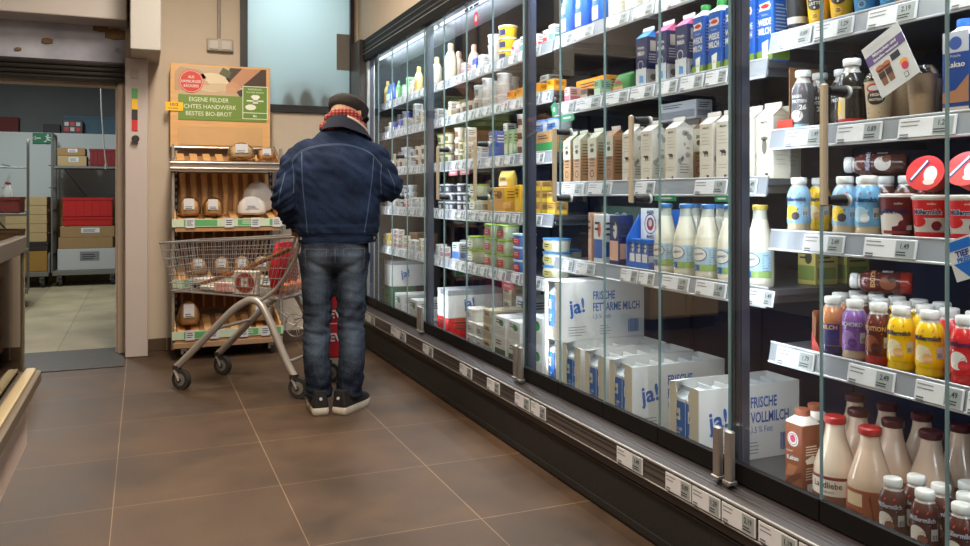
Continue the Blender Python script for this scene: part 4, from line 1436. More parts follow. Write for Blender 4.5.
def row(bayk, sh, items, X0=1.785, z=None, name='', lo=None, hi=None):
    """items: (kind, px[, stack[, yaw]]); px = column of the front face centre in the photo"""
    z0 = z if z is not None else (DECK if sh == 'deck' else SHZ[bayk][sh])
    if bayk == 2 and sh != 'deck':   # the farthest bay's shelves also show through this bay's glass
        far = [q for q in items if yx(q[1], X0) > 4.77]
        if far:
            row(3, sh, far, X0, z, name, 4.80, 5.33)
        items = [q for q in items if q not in far]
    it = sorted(items, key=lambda q: q[1])
    if hi is None:
        hi = {0: 1.945, 1: 3.358, 2: 4.77, 3: 6.36}[bayk] if sh != 'deck' else None
    ys = spread([yx(q[1], X0 + (K[q[0]]['d'] / 2 if K[q[0]]['cat'] in ('bottle', 'cup') else 0)) for q in it], [K[q[0]]['w'] for q in it], lo, hi)
    for q, y in zip(it, ys):
        n = q[2] if len(q) > 2 else 1
        rz = q[3] if len(q) > 3 else R.uniform(-.05, .05)
        for i in range(n):
            lv = '' if n == 1 else {2: ('bottom', 'top'), 3: ('bottom', 'middle', 'top'), 4: ('bottom', 'second', 'third', 'top')}[n][i]
            put(q[0], y, X0, z0 + i * (K[q[0]]['h'] + .0006) + .0006, bayk, sh, name, rz if K[q[0]]['w'] < .1 else 0, lv)

# nearest bay
row(0, 1, [('latte_dark', 784), ('latte_yellow', 801), ('latte_yellow', 822), ('latte_blue', 853), ('latte_blue', 877), ('box_brown', 925)])
row(0, 1, [('latte_green', 826), ('latte_dark', 842), ('latte_blue', 868)], 1.875, name='back row')
row(0, 2, [('protein_a', 803), ('protein_c', 852), ('beige_a', 879), ('beige_b', 922), ('kakao_blue', 955)], 1.79)
row(0, 2, [('protein_b', 820), ('protein_b', 842), ('beige_b', 903), ('beige_b', 926), ('kakao_blue', 966)], 1.878, name='back row')
row(0, 3, [('pet_vanilla', 799), ('pet_vanilla', 845), ('pet_ltblue', 870), ('cup_maroon', 896), ('cup_red', 931), ('cup_red', 968)])
row(0, 3, [('pet_yellow', 819), ('pet_choc', 846), ('pet_ltblue', 866), ('pet_choc', 885), ('pet_choc', 905), ('pet_choc', 930)], 1.885, name='back row')
row(0, 4, [('pet_orange', 833), ('pet_purple', 855), ('pet_maroon', 879), ('pet_yellow', 901), ('pet_yellow', 930), ('pet_red', 966)], 1.785)
row(0, 4, [('pet_orange', 848), ('pet_maroon', 866), ('pet_maroon', 884), ('pet_yellow', 902), ('pet_yellow', 922), ('pet_red', 945), ('pet_red', 962)], 1.875, name='middle row')
row(0, 4, [('pet_orange', 860), ('pet_maroon', 880), ('pet_yellow', 898), ('pet_yellow', 916), ('pet_red', 936)], 1.955, name='back row')
row(0, 'deck', [('pet_choc', 893), ('pet_choc', 925), ('pet_choc', 962)], 1.776)
row(0, 'deck', [('pet_choc', 917), ('pet_choc', 941), ('pet_choc', 966)], 1.85, name='second row')
row(0, 'deck', [('cocoared', 835), ('cocoared2', 870)], 1.81, name='middle row')
row(0, 'deck', [('kakao_brown', 793, 1, .0)], 1.81)
row(0, 'deck', [('kakao_brown', 806, 1, .0)], 1.89, name='back row')
row(0, 'deck', [('cocoabrown', 877), ('cocoabrown', 893), ('cocoabrown', 909)], 1.935, name='third row')
row(0, 'deck', [('pet_choc', 968)], 1.93, name='third row')
row(0, 'deck', [('cocoabrown', 872), ('cocoabrown', 894), ('cocoabrown', 916), ('cocoabrown', 938)], 2.07, name='fourth row')

# second nearest bay (its shelves show past the mullion too)
row(1, 0, [('pouch_blue', 563), ('pouch_blue', 578), ('pouch_blue', 595), ('cream', 613), ('cream', 630), ('cow', 648), ('cow', 668)])
row(1, 1, [('pack_pink', 567), ('pack_brown', 584), ('pack_green_low', 597), ('frische_blue', 641), ('frische_pink', 661), ('frische_pink', 681), ('weide', 698), ('weide', 714), ('weide', 731), ('weide', 747), ('weide', 766)], lo=1.966)
row(1, 1, [('bag_green', 618)], 1.79)
row(1, 1, [('box_orange', 581)], 1.875, name='back row')
row(1, 1, [('frische_blue', 652), ('frische_pink', 668), ('weide', 687), ('weide', 703), ('weide', 720), ('weide', 738)], 1.89, name='back row')
row(1, 2, [('kraft', 567), ('kraft', 577), ('kraft', 592), ('kraft_dark', 609), ('cow', 627), ('cow', 646), ('cow', 671), ('cow', 706), ('cow', 723), ('cow', 746), ('cream', 769)], lo=1.966)
row(1, 2, [('kraft', 572), ('kraft', 585), ('kraft_dark', 600), ('cow', 632), ('cow', 650), ('cow', 667), ('cow', 685), ('kraft_dark', 699), ('cow', 718), ('cream', 740), ('cream', 776)], 1.89, name='back row', lo=1.966)
row(1, 3, [('pack_beigetall', 590), ('brick_bluewhite', 598), ('brick_navy', 614), ('milkglass', 666), ('milkglass', 686), ('milkglass', 708), ('milkglass', 731), ('milkyellow', 760)], 1.78, lo=1.966)
row(1, 3, [('milkglass', 696), ('milkglass', 722), ('milkglass', 740)], 1.885, name='back row')
row(1, 3, [('box_cow', 806)], 2.0, name='end of shelf', lo=1.965)
row(1, 3, [('box_cow_shaded', 838)], 2.13, name='end of shelf, rear', lo=1.965)

# far bays
row(2, 0, [('sq_white', 437), ('sq_tan', 451), ('pack_pink', 463), ('pack_blue', 474), ('pack_white', 480), ('tub_white', 488, 3), ('tub_yellow', 499, 3), ('bag_pink', 513), ('pack_teal', 522), ('pack_berry', 535), ('pack_berry', 545), ('pack_teal', 551)], lo=3.385, hi=4.775)
row(2, 0, [('sq_ltan', 459), ('sq_ltan', 468), ('pack_teal', 537), ('pack_teal', 546)], 1.88, name='back row')
row(2, 1, [('pack_white', 436), ('pot_white', 443), ('pack_cream', 450), ('pot_brown', 456), ('pot_brown', 462), ('pot_brown', 468), ('pot_grey', 474, 2), ('pot_white', 482, 3), ('pot_white', 490, 2), ('tub_white', 497, 3), ('pack_orange', 510), ('pack_orange', 519), ('pack_orange', 536), ('pack_orange', 550)], lo=3.385, hi=4.775)
row(2, 1, [('box_brown', 466), ('pot_white', 492, 3), ('tub_white', 505, 3), ('pack_grey', 544, 2)], 1.88, name='back row')
row(2, 2, [('pot_green', 437, 3), ('pot_green', 444, 3), ('pot_brown', 453, 3), ('pot_green', 459, 2), ('pack_cream', 466, 2), ('pack_cream', 473), ('pack_white', 479), ('box_navy', 492), ('pack_green', 506), ('pack_green', 511), ('pot_brown', 517, 3), ('box_kraftgreen', 545)], lo=3.385, hi=4.775)
row(2, 2, [('box_brown', 448), ('pack_cream', 505, 2)], 1.88, name='back row')
row(2, 3, [('jar_dark', 438, 3), ('jar_dark', 445, 3), ('jar_dark', 451, 2), ('jar_dark', 457, 3), ('jar_dark', 463, 2), ('tub_green', 471, 2), ('tub_beige', 482), ('box_yellow', 498), ('box_yellow2', 517), ('pack_tan', 536, 3), ('pack_tan', 551, 2)], lo=3.385, hi=4.775)
row(2, 3, [('jar_dark', 450, 3), ('jar_dark', 462, 3), ('jar_dark', 470, 3), ('tub_beige', 486, 2)], 1.91, name='back row')
row(2, 4, [('pack_white', 437), ('pack_stripe', 442), ('box_bluewhite', 453), ('tub_green', 469, 2), ('tub_greenred', 486, 3), ('tub_greenred', 499, 3), ('tub_bluered', 515, 3), ('tub_oval', 546, 3)], lo=3.385, hi=4.775)
row(2, 4, [('box_bluewhite', 463), ('tub_greenred', 500, 3), ('tub_oval', 558, 2)], 1.92, name='back row')
row(2, 'deck', [('tub_cheese', 469, 3), ('tub_cheese', 478, 2), ('crate_beige', 487, 3), ('tray_window', 500), ('tray_window', 514), ('tray_leaf', 535, 2)], 1.80, hi=4.75)
row(2, 'deck', [('box_red', 443, 1, 0)], 1.715, name='left end')
row(2, 'deck', [('crate_beige', 507, 4)], 2.06, name='back row')
row(2, 'deck', [('tray_leaf', 522, 2)], 2.06, name='back row')
HI3 = 6.36
row(3, 0, [('sq_yellow', 379), ('sq_green', 384), ('sq_blue', 390), ('sq_blue', 394), ('sq_green', 399), ('pack_white', 403), ('pack_green', 407), ('pack_cream', 411), ('sq_yellow', 419)], hi=HI3, lo=5.36)
row(3, 0, [('pack_green', 397), ('pack_green', 403), ('pack_green', 409), ('pack_green', 414)], 1.88, name='back row', lo=5.36)
row(3, 1, [('pot_white', 379), ('pot_white', 383), ('pack_white', 388), ('pack_blue', 393), ('pack_blue', 399), ('pack_white', 404), ('pot_white', 409), ('pack_white', 414, 2), ('pack_cream', 420)], hi=HI3, lo=5.36)
row(3, 2, [('pot_white', 379), ('pot_grey', 384), ('pot_white', 389), ('pot_brown', 394), ('pot_brown', 399), ('pot_white', 404), ('pack_white', 409), ('pot_brown', 415, 2), ('pot_brown', 421, 2)], hi=HI3, lo=5.36)
row(3, 3, [('pot_grey', 380), ('pot_white', 385), ('pot_white', 390), ('pot_grey', 395), ('jar_dark', 400), ('pack_berry', 405), ('pack_white', 410), ('pot_white', 415), ('pack_white', 420)], hi=HI3, lo=5.36)
row(3, 4, [('pack_yellow', 379), ('pack_cream', 384), ('pack_yellow', 388), ('pack_stripe', 392, 2), ('pack_stripe', 397, 2), ('pack_cream', 402), ('pack_white', 409), ('pack_white', 414), ('pack_cream', 420)], hi=HI3, lo=5.36)
row(3, 4, [('box_brown', 413)], 1.88, name='back row')
row(3, 2, [('pot_brown', 392, 2), ('pot_white', 398, 3), ('pot_white', 404, 3), ('pot_grey', 410, 2)], 1.90, name='back row')
row(3, 1, [('pack_white', 395, 2), ('pot_white', 402, 3), ('pack_blue', 408, 2)], 1.90, name='back row')
row(3, 3, [('pot_white', 390, 3), ('pot_grey', 396, 2), ('jar_dark', 402, 3), ('pot_white', 408, 3)], 1.90, name='back row')
row(3, 'deck', [('box_crate_green', 384, 3, 0), ('tray_leaf', 398), ('tray_leaf', 413)], 1.80, hi=6.38)

row(2, 'deck', [('tray_leaf2', 500), ('tray_leaf2', 514)], 1.80, z=DECK + K['tray_window']['h'] + .0008, name='on window cartons', hi=4.3)
# stray pieces lying on top of the rows
z3, z4 = SHZ[0][3] + K['pet_choc']['h'] + .001, SHZ[0][4] + K['pet_maroon']['h'] + .001
PEND.append(['pet_choc', 1.985, yx(908, 1.985), z3 + .035, 0, 3, 'lying on caps', 0, '', (-pi / 2, 0, .55)])
PEND.append(['pet_maroon', 2.03, yx(913, 2.03), z4 + .035, 0, 4, 'lying on caps', 0, '', (-pi / 2, 0, .55)])
PEND.append(['foil_cup', 1.865, yx(931, 1.85), SHZ[0][3] + .15, 0, 3, 'tilted on red cup', 0, '', (0, -1.25, .25)])
PEND.append(['foil_cup', 1.865, yx(972, 1.85), SHZ[0][3] + .15, 0, 3, 'tilted at right edge', 0, '', (0, -1.1, .2)])
PEND.append(['box_pattern', 1.93, yx(676, 1.89), BZ[2] + .236, 1, 2, 'on top', 0, '', None])
for px_ in (537, 549):
    PEND.append(['tub_blue', 1.86, yx(px_, 1.80), AZ[2] + K['box_kraftgreen']['h'] + .0012, 2, 2, 'on brown tray', 0, '', None])
PEND.append(['bag_yellow', 1.85, yx(503, 1.82), AZ[3] + .1415, 2, 3, 'on yellow box', 0, '', None])

GROUPN = {}
def flush():
    cnt, tot = {}, {}
    def key(p):
        return (K[p[0]]['desc'], p[4], p[5], p[6], p[8])
    P = sorted(PEND, key=lambda p: -p[2])
    for p in P:
        tot[key(p)] = tot.get(key(p), 0) + 1
    for p in P:
        k, x, y, z, b_, sh, rw, rz, lv, rot = p
        q = K[k]
        i = cnt[key(p)] = cnt.get(key(p), 0) + 1
        bits = [q['desc']]
        if tot[key(p)] > 1:
            bits.append(ORD[i - 1] + ' from left')
        if lv:
            bits.append(lv + ' tier')
        if rw:
            bits.append(rw)
        bits.append('bottom deck' if sh == 'deck' else SHN[sh - 1 if b_ == 0 else sh])
        bits.append(BAYN[b_])
        lab = ', '.join(bits)
        if len(lab.split()) > 16:
            lab = lab.replace(' from left', '').replace(' tier', '')
        spawn(k, x, y, z, rz, lab, q['obj'].replace('_', ' ') + 's in the ' + BAYN[b_], rot)
flush()

# ------------------------------------------------------------------ white milk trays on the deck
TB = mat('tray_board', (226, 226, 224), .75, var=.04, scale=10)
TBI = mat('tray_board_inside', (206, 198, 182), .85, var=.06, scale=20)
JBL = C(24, 92, 176)
def milk_tray(yc, z, words, label, sub, xf=1.70, W=.164, D=.43, hh=.255, fill=5, closed=False):
    t = thing('milk_tray', label, 'tray', (xf + D / 2, yc, z), 0, 'white milk trays')
    m = MB()
    th = .004
    m.box(-D / 2, D / 2, -W / 2, W / 2, 0, th, TB)
    for s in (-1, 1):
        m.box(-D / 2, D / 2, s * (W / 2 - th / 2) - th / 2, s * (W / 2 - th / 2) + th / 2, th, hh, TB)
    m.box(D / 2 - th, D / 2, -W / 2 + th, W / 2 - th, th, hh, TB)
    if closed:
        m.box(-D / 2, D / 2, -W / 2, W / 2, hh, hh + th, TB)
    # cut-open front: low lip and two torn cheeks
    m.box(-D / 2, -D / 2 + th, -W / 2 + th, W / 2 - th, th, .05, TBI)
    for s, a in ((-1, .050), (1, .034)):
        y_ = s * (W / 2 - th)
        prof = [(y_, .05), (y_ - s * a, .05), (y_ - s * a * .9, .15), (y_ - s * a * 1.1, hh - .03), (y_ - s * a * .7, hh + .004), (y_, hh)]
        m.rings([[(-D / 2 + k, yy, zz) for yy, zz in prof] for k in (0, th)], TBI)
    if not closed:   # folded flap at the front corner
        m.add([(-D / 2, W / 2, hh), (-D / 2 + .06, W / 2, hh), (-D / 2 + .05, W / 2 - .07, hh + .022), (-D / 2 - .01, W / 2 - .06, hh + .012)], [(0, 1, 2, 3)], TB)
    f = side(-W / 2)
    m.text(f, 'ja!', -.135, .12, .088, JBL, 2, 'c', .025, 1, .12)
    tx = .0 if words[1] == 'VOLLMILCH' else -.055
    m.text(f, words[0], tx, .176, .052, JBL, 2, 'l', .02, .6)
    m.text(f, words[1], tx, .124, .052, JBL, 2, 'l', .02, .6)
    m.text(f, sub, tx, .09, .03, JBL, 2, 'l', .0, .8)
    m.lines(f, -.18, .055, .09, 4, .012, GREY, 1, .003)
    m.lines(f, -.02, .055, .06, 4, .012, GREY, 1, .003)
    m.barcode(f, .13, .02, .055, .06, JBL, 2, 12)
    m.build('tray', t, False)
    return t
TR = [(3.259, 'closed white milk tray stacked under the FETTARME MILCH tray', 'lower tray at left end'),
      (3.086, 'white milk tray with torn flap, first open tray right of the stack', 'first open tray'),
      (2.89, 'open white milk tray, second right of the stacked trays', 'second open tray'),
      (2.695, 'open white milk tray, third right of the stacked trays', 'third open tray'),
      (2.297, 'white milk tray lettered VOLLMILCH standing beside the dark mullion', 'VOLLMILCH tray')]
FM, VM = ('FRISCHE', 'FETTARME MILCH'), ('FRISCHE', 'VOLLMILCH')
for i, (yc, lab, wh) in enumerate(TR):
    milk_tray(yc, DECK + .0005, VM if i == 4 else FM, lab, '3,5 % Fett' if i == 4 else '1,5 % Fett', closed=(i == 0))
    for c in range(2):
        for r_ in range(2 if i == 0 else 6):
            spawn('ja', 1.70 + .006 + .036 + r_ * .0695, yc + (.036 if c == 0 else -.036), DECK + .005, 0,
                  'blue and white milk carton, %s column, %s row, %s' % (('left', 'right')[c], ORD[r_], wh), 'milk cartons in the white trays')
milk_tray(3.259, DECK + .261, FM, 'white tray lettered FETTARME MILCH on top of the stack', '1,5 % Fett', closed=True)
for c in range(2):
    spawn('ja', 1.70 + .042, 3.259 + (.036, -.036)[c], DECK + .2655, 0, 'blue and white milk carton, %s one in the upper stacked tray' % ('left', 'right')[c], 'milk cartons in the white trays')

def big_box(yc, xf, z, w, d, hh, label, m_, top=None, logo=True, size=.08):
    t = thing('milk_tray' if logo else 'cardboard_box', label, 'box', (xf + d / 2, yc, z))
    m = MB().cbox((0, 0, hh / 2), (d, w, hh), m_, .003)
    if top:
        m.box(-d / 2 - .001, d / 2 + .001, -w / 2 - .001, w / 2 + .001, hh - .03, hh + .001, top)
    if logo:
        m.text(side(-w / 2), 'ja!', -d * .12, hh * .38, size, JBL, 2, 'c', .025, 1, .12)
    m.build('box_body', t, False)
big_box(yx(443, 1.715), 1.715, DECK + .152, .2, .36, .17, 'white box with blue lettering on the bright red carton', TB, C(150, 152, 158))
big_box(6.275, 1.80, DECK + .184, .2, .3, .2, 'white box with blue lettering at far end behind the person', TB, C(150, 152, 158))

# blue display box with small packs
db = thing('display_box', 'bright blue display box with round brand emblem and small milk packs', 'box', (1.785, yx(637, 1.785), BZ[3] + .001))
m = MB()
m.box(0, .15, -.075, .075, 0, .004, C(24, 110, 216))
m.box(.0, .004, -.075, .075, .004, .03, C(24, 110, 216))
for s in (-1, 1):
    hs = (.235, .215, .12) if s > 0 else (.05, .04, .03)
    m.rings([[(0, s * .075 + k, 0), (.15, s * .075 + k, 0), (.15, s * .075 + k, hs[0]), (.06, s * .075 + k, hs[1]), (0, s * .075 + k, hs[2])] for k in (-.002, .002)], C(24, 110, 216))
m.box(.15, .154, -.077, .077, 0, .235, C(24, 110, 216))
m.build('box_body', db, False)
m = MB().box(.058, .062, -.072, .06, .115, .24, C(232, 236, 240))
f = front(.058)
m.ringd(f, .006, .178, .036, .04, C(40, 60, 130), 1)
m.ell(f, .006, .178, .024, .026, C(170, 60, 74), 1)
m.ell(f, .006, .182, .012, .014, PAPER, 2)
m.text(f, 'BÄREN', .006, .218, .019, C(60, 64, 100), 2, 'c', .03, .8)
m.text(f, 'MARKE', .006, .122, .019, C(60, 64, 100), 2, 'c', .03, .8)
m.build('header_card', db, False)
for i in range(3):
    spawn('small_milk', 1.785 + .026, yx(637, 1.785) + .044 - i * .044, BZ[3] + .0055, 0, 'small blue milk pack, %s of three in the blue display box' % ('left', 'middle', 'right')[i], 'small packs in the blue display box')
# dark green heart display on the fourth shelf of the far bay
gh = thing('display_card', 'dark green card with a heart outline at end of fourth shelf', 'sign', (1.80, 3.17, BZ[3] + .002))
m = MB().box(.2, .204, -.16, .17, 0, .24, C(34, 70, 62))
f = front(.2)
pts = [(.0, .135), (.05, .18), (.045, .205), (.025, .21), (0, .19), (-.025, .21), (-.045, .205), (-.05, .18)]
for a, b_ in zip(pts, pts[1:] + pts[:1]):
    u0, v0, u1, v1 = a[0], a[1], b_[0], b_[1]
    L_ = math.hypot(u1 - u0, v1 - v0)
    nx, ny = -(v1 - v0) / L_ * .003, (u1 - u0) / L_ * .003
    m.poly(f, [(u0 + nx, v0 + ny), (u0 - nx, v0 - ny), (u1 - nx, v1 - ny), (u1 + nx, v1 + ny)], C(170, 190, 180), 1)
m.text(f, 'Be', -.005, .172, .03, C(190, 206, 196), 1)
m.build('card', gh, False)
# kraft tray around the shakes
kt = thing('cardboard_tray', 'brown cardboard tray with red corner around the grey shake bottle', 'tray', (1.83, yx(803, 1.825), CZ_[2] + .001))
m = MB()
m.box(.0, .12, .06, .063, 0, .2, C(150, 106, 70, .8))
m.box(-.046, -.043, .0, .063, 0, .035, C(206, 60, 44))
m.build('tray', kt, False)
kt = thing('cardboard_tray', 'cardboard tray with red front around the orange drink bottle', 'tray', (1.79, yx(833, 1.819), CZ_[4] + .0005))
m = MB().box(-.004, .08, .042, .045, 0, .12, C(150, 100, 76, .8))
m.add([(-.006, .045, 0), (-.006, .045, .06), (-.006, .005, 0)], [(0, 1, 2)], C(200, 50, 44))
m.add([(-.004, .042, 0), (-.004, .042, .12), (-.004, .03, .1), (-.004, .035, 0)], [(0, 1, 2, 3)], C(150, 100, 76, .8))
m.build('tray', kt, False)

# ------------------------------------------------------------------ cards hanging on the strips
pc = thing('promo_card', 'tilted white promotion card with purple band hanging under top shelf', 'sign', (1.752, yx(889, 1.75), 1.492))
m = MB().box(0, .0012, -.062, .062, -.075, .075, PAPER)
f = front(0)
PUR = C(104, 84, 140)
m.rect(f, -.062, .018, .062, .046, PUR, 1)
m.text(f, 'Mitmachen und', 0, .0345, .0125, WHITE, 2, 'c', .03)
m.text(f, 'Eiskaffee gewinnen!', 0, .022, .0105, WHITE, 2, 'c', .03)
m.rect(f, .006, -.006, .034, .012, INK, 1)
m.lines(f, -.05, .064, .08, 2, .007, C(200, 202, 206), 1)
for u in (-.034, -.012):
    m.poly(f, [(u - .011, -.005), (u + .011, -.005), (u + .008, -.05), (u - .008, -.05)], C(140, 96, 74), 1)
    m.rect(f, u - .010, -.03, u + .010, -.014, C(60, 44, 40), 2)
    m.ell(f, u, -.001, .013, .008, C(186, 108, 80), 1)
m.ell(f, .034, -.026, .012, .010, C(236, 160, 80), 1)
m.ell(f, .034, -.036, .010, .010, C(206, 60, 90), 2)
m.rect(f, .022, -.066, .034, -.052, INK, 1)
m.rect(f, .0235, -.0645, .0325, -.0535, PAPER, 2)
m.build('card', pc, False)
pc.rotation_euler = (-math.radians(26), 0, 0)
tp = thing('price_cut_sign', 'tilted white sign with blue arrow reading TIEF PREIS at right edge', 'sign', (1.748, yx(964, 1.748), 1.004))
m = MB().box(0, .0012, -.036, .036, -.048, .048, PAPER)
m.poly(f, [(-.03, -.008), (.03, -.008), (0, -.044)], C(20, 104, 200), 1)
m.rect(f, -.03, .022, .03, .044, C(20, 104, 200), 1)
m.text(f, 'TIEF', 0, .006, .019, C(20, 60, 140), 2, 'c', .04)
m.text(f, 'PREIS', 0, -.007, .015, C(20, 104, 200), 2, 'c', .04)
m.build('card', tp, False)
tp.rotation_euler = (-math.radians(20), 0, 0)
GT = C(30, 140, 90)
def talker(px0, px1, z, m_, label, hgt=.02):
    a, b_ = yx(px0, 1.757), yx(px1, 1.757)
    q = MB().box(1.756, 1.7575, b_, a, z - hgt, z, m_)
    f_ = lambda u, v, w=0: (1.756 - w, (a + b_) / 2 - u, z - hgt / 2 + v)
    q.rect(f_, -(a - b_) * .3, -hgt * .12, (a - b_) * .3, hgt * .15, PAPER, 1)
    tag(q.build('shelf_talker', None, False), label, 'sign', 'shelf talkers')
talker(655, 676, BZ[2] - .052, GT, 'green shelf talker above the glass milk bottles, left one')
talker(715, 729, BZ[2] - .052, GT, 'green shelf talker above the glass milk bottles, right one')
talker(561, 574, BZ[1] - .054, GT, 'green shelf talker under the price strip above brown cartons', .03)
talker(449, 457, AZ[2] - .052, C(226, 110, 130), 'pink shelf talker below third shelf, left of two', .03)
talker(460, 469, AZ[2] - .052, C(226, 130, 146), 'pink shelf talker below third shelf, right of two', .03)
talker(502, 513, AZ[4] - .052, C(226, 110, 120), 'pink shelf talker above the pale cartons with windows', .035)
dm = MB().box(1.755, 1.7565, -.024, .024, -.03, .03, C(40, 130, 90))
dm.ell(front(1.755), 0, 0, .011, .012, C(190, 214, 200), 1)
dmo = dm.build('shelf_talker', None, False)
dmo.location = (0, yx(554, 1.755), 1.545)
dmo.rotation_euler = (-.4, 0, 0)
tag(dmo, 'tilted dark green tag with pale dot left of the second shelf strip', 'sign', 'shelf talkers')
# ================================================================== BREAD RACK
OAK = mat('rack_oak', (220, 172, 114), .5, var=.16, scale=7, stretch=(1, 6, 6))
OAKD = mat('rack_oak_dark', (176, 130, 86), .55, var=.16, scale=7, stretch=(6, 6, 1))
RX0, RX1 = xy(175, 6.04), xy(280, 6.04)
RXC, RW = (RX0 + RX1) / 2, RX1 - RX0
br = thing('bread_rack', 'wooden bread rack on casters with poster board and slatted shelves', 'rack', (RXC, 6.22, 0))
hw = RW / 2
POST = mat('rack_post', (150, 142, 134), .45, .4, var=.06)
for s in (-1, 1):
    MB().cbox((s * (hw + .012), -.15, .78), (.022, .03, 1.42), POST, .004).build('front_post', br)
    m = MB().cbox((s * (hw - .02), .17, .79), (.03, .03, 1.42), C(40, 36, 34), .003)
    for k in range(26):
        m.box(s * (hw - .02) - .006, s * (hw - .02) + .006, .153, .155, .2 + k * .05, .225 + k * .05, POST)
    m.build('rear_upright', br)
    MB().bar((s * (hw + .004), -.16, 1.385), (s * (hw + .004), .16, 1.5), .012, .05, POST).build('side_bracket', br)
hb = MB().cbox((-.02, .185, 1.81), (.716, .022, .62), OAK, .003)
hb.build('header_board', br)
pw, ph = .63, .40
po = link('poster', None, br)
po.location = (-.008, .172, 1.905)
m = MB().box(-pw / 2, pw / 2, 0, .004, -ph / 2, ph / 2, C(206, 186, 150))
f = side(0)
gy = -ph / 2 + ph * .47
m.rect(f, -pw / 2, gy, pw / 2, ph / 2, C(196, 172, 138), 1)
m.poly(f, [(.05, ph / 2), (pw / 2, ph / 2), (pw / 2, gy), (.12, gy), (.02, .12)], C(66, 48, 38), 2)
m.ell(f, -.08, .085, .13, .07, C(222, 206, 176), 2, 22, 2)
m.ell(f, -.02, .05, .16, .03, C(206, 186, 152), 3, 22, 2)
m.poly(f, [(-.34, .02), (-.2, .02), (-.12, .12), (-.16, .17), (-.3, .19), (-.34, .15)], C(186, 150, 118), 2)
m.poly(f, [(.03, .04), (.1, .02), (.14, .07), (.25, .17), (.28, .2), (.14, .2), (.06, .11)], C(190, 138, 104), 4)
m.ell(f, .07, .055, .05, .04, C(198, 148, 114), 5, 18, 2)
for k in range(4):
    m.ell(f, .03 + k * .018, .03, .009, .03, C(204, 156, 122), 6, 10, 1)
for k in range(3):
    m.ell(f, -.15 + k * .015, .10 - k * .015, .03, .009, C(200, 162, 130), 4, 10, 1)
m.poly(f, [(-.03, .15), (.04, .12), (.06, .17), (.0, .2)], C(86, 92, 60), 3)
m.rect(f, -pw / 2, -ph / 2, pw / 2, gy, C(112, 142, 56), 7)
m.ell(f, -.225, .085, .085, .085, C(206, 58, 38), 8, 28, 2)
m.ringd(f, -.225, .085, .077, .080, C(240, 226, 210), 9)
for k, t_ in enumerate(('AUS', 'HAMBURGER', 'BÄCKEREI')):
    m.text(f, t_, -.225, .108 - k * .033, .028, WHITE, 9, 'c', .01, .85)
for k, t_ in enumerate(('EIGENE FELDER', 'ECHTES HANDWERK', 'BESTES BIO-BROT')):
    m.text(f, t_, -.1, -.062 - k * .052, .045, C(232, 236, 214), 8, 'c', 0, .92)
# framed seal
m.rect(f, .14, -.18, .325, .07, C(236, 240, 226), 8)
m.rect(f, .145, -.175, .32, .065, C(104, 140, 50), 9)
m.rect(f, .145, -.135, .32, -.13, C(236, 240, 226), 10)
m.text(f, 'NATÜRLICH', .232, .04, .018, C(236, 240, 226), 10)
m.text(f, 'AUS DER REGION', .232, .018, .016, C(236, 240, 226), 10)
m.text(f, 'Bio', .232, -.163, .022, WHITE, 10, 'c', .04)
m.poly(f, [(.2, -.01), (.215, .004), (.255, .004), (.27, -.01), (.25, -.03), (.255, -.06), (.215, -.06), (.22, -.03)], C(236, 240, 226), 10)
m.ell(f, .20, -.09, .04, .022, C(236, 240, 226), 10)
m.rect(f, .17, -.046, .295, -.036, C(236, 240, 226), 10)
m.build('poster_sheet', po, False)
yt = MB().box(-.006, .006, 0, .002, -.0, .001, YELLOW)
ytag = MB().box(-.06, .06, -.004, 0, -.032, .032, YELLOW)
ytag.text(side(-.004), '1012', 0, .004, .03, C(120, 60, 20), 1, 'c', .03)
ytag.lines(side(-.004), -.045, -.016, .09, 1, .01, INK, 1)
yo = ytag.build('number_tag', br, False)
yo.location = (-.35, .168, 1.80)
MB().box(-.02 - .3, -.02 + .3, .168, .174, 1.52, 1.66, mat('rack_board_inset', (206, 166, 116), .5, var=.1, scale=6)).build('board_inset', br)
# slatted trays
def slat_tray(zf, zb, yf=-.19, yb=.15, nm='slatted_shelf'):
    m = MB()
    m.rings([[(x, yf, zf - .03), (x, yf, zf - .018), (x, yb, zb - .018), (x, yb, zb - .03)] for x in (-hw, hw)], OAKD)
    n = 8
    for k in range(n):
        x = -hw + (k + .5) * 2 * hw / n
        m.bar((x, yf + .005, zf - .008), (x, yb, zb - .008), .05, .016, OAK)
    s = m.build(nm, br)
    for q in (-1, 1):
        MB().rings([[(q * hw + k, yf, zf - .03), (q * hw + k, yf, zf + .045), (q * hw + k, yb, zb + .05), (q * hw + k, yb, zb - .03)] for k in (-.006, .006)], OAK).build('tray_cheek', s)
    return s
s1 = slat_tray(1.345, 1.455)
m = MB().tube([(-hw - .03, -.20, 1.375), (hw + .03, -.20, 1.375)], .011, STEEL, 10)
m.tube([(-hw - .03, -.20, 1.335), (hw + .03, -.20, 1.335)], .011, STEEL, 10)
m.box(-hw - .03, hw + .03, -.202, -.194, 1.315, 1.39, mat('lip_metal', (150, 132, 116), .35, .5))
m.build('metal_lip', br)
MB().tube([(-hw, .15, 1.50), (hw, .15, 1.50)], .008, STEEL, 8).build('back_rod', br)
m = MB().box(-hw + .02, hw - .02, .17, .176, .98, 1.32, OAKD)
for k in range(9):
    x = -hw + .06 + k * (2 * hw - .12) / 8
    m.tube([(x, .155, 1.31), (x + .01, .15, 1.16), (x, .14, .985)], .022, OAK, 10)
m.build('dowel_back', br)
GRN = C(96, 168, 106)
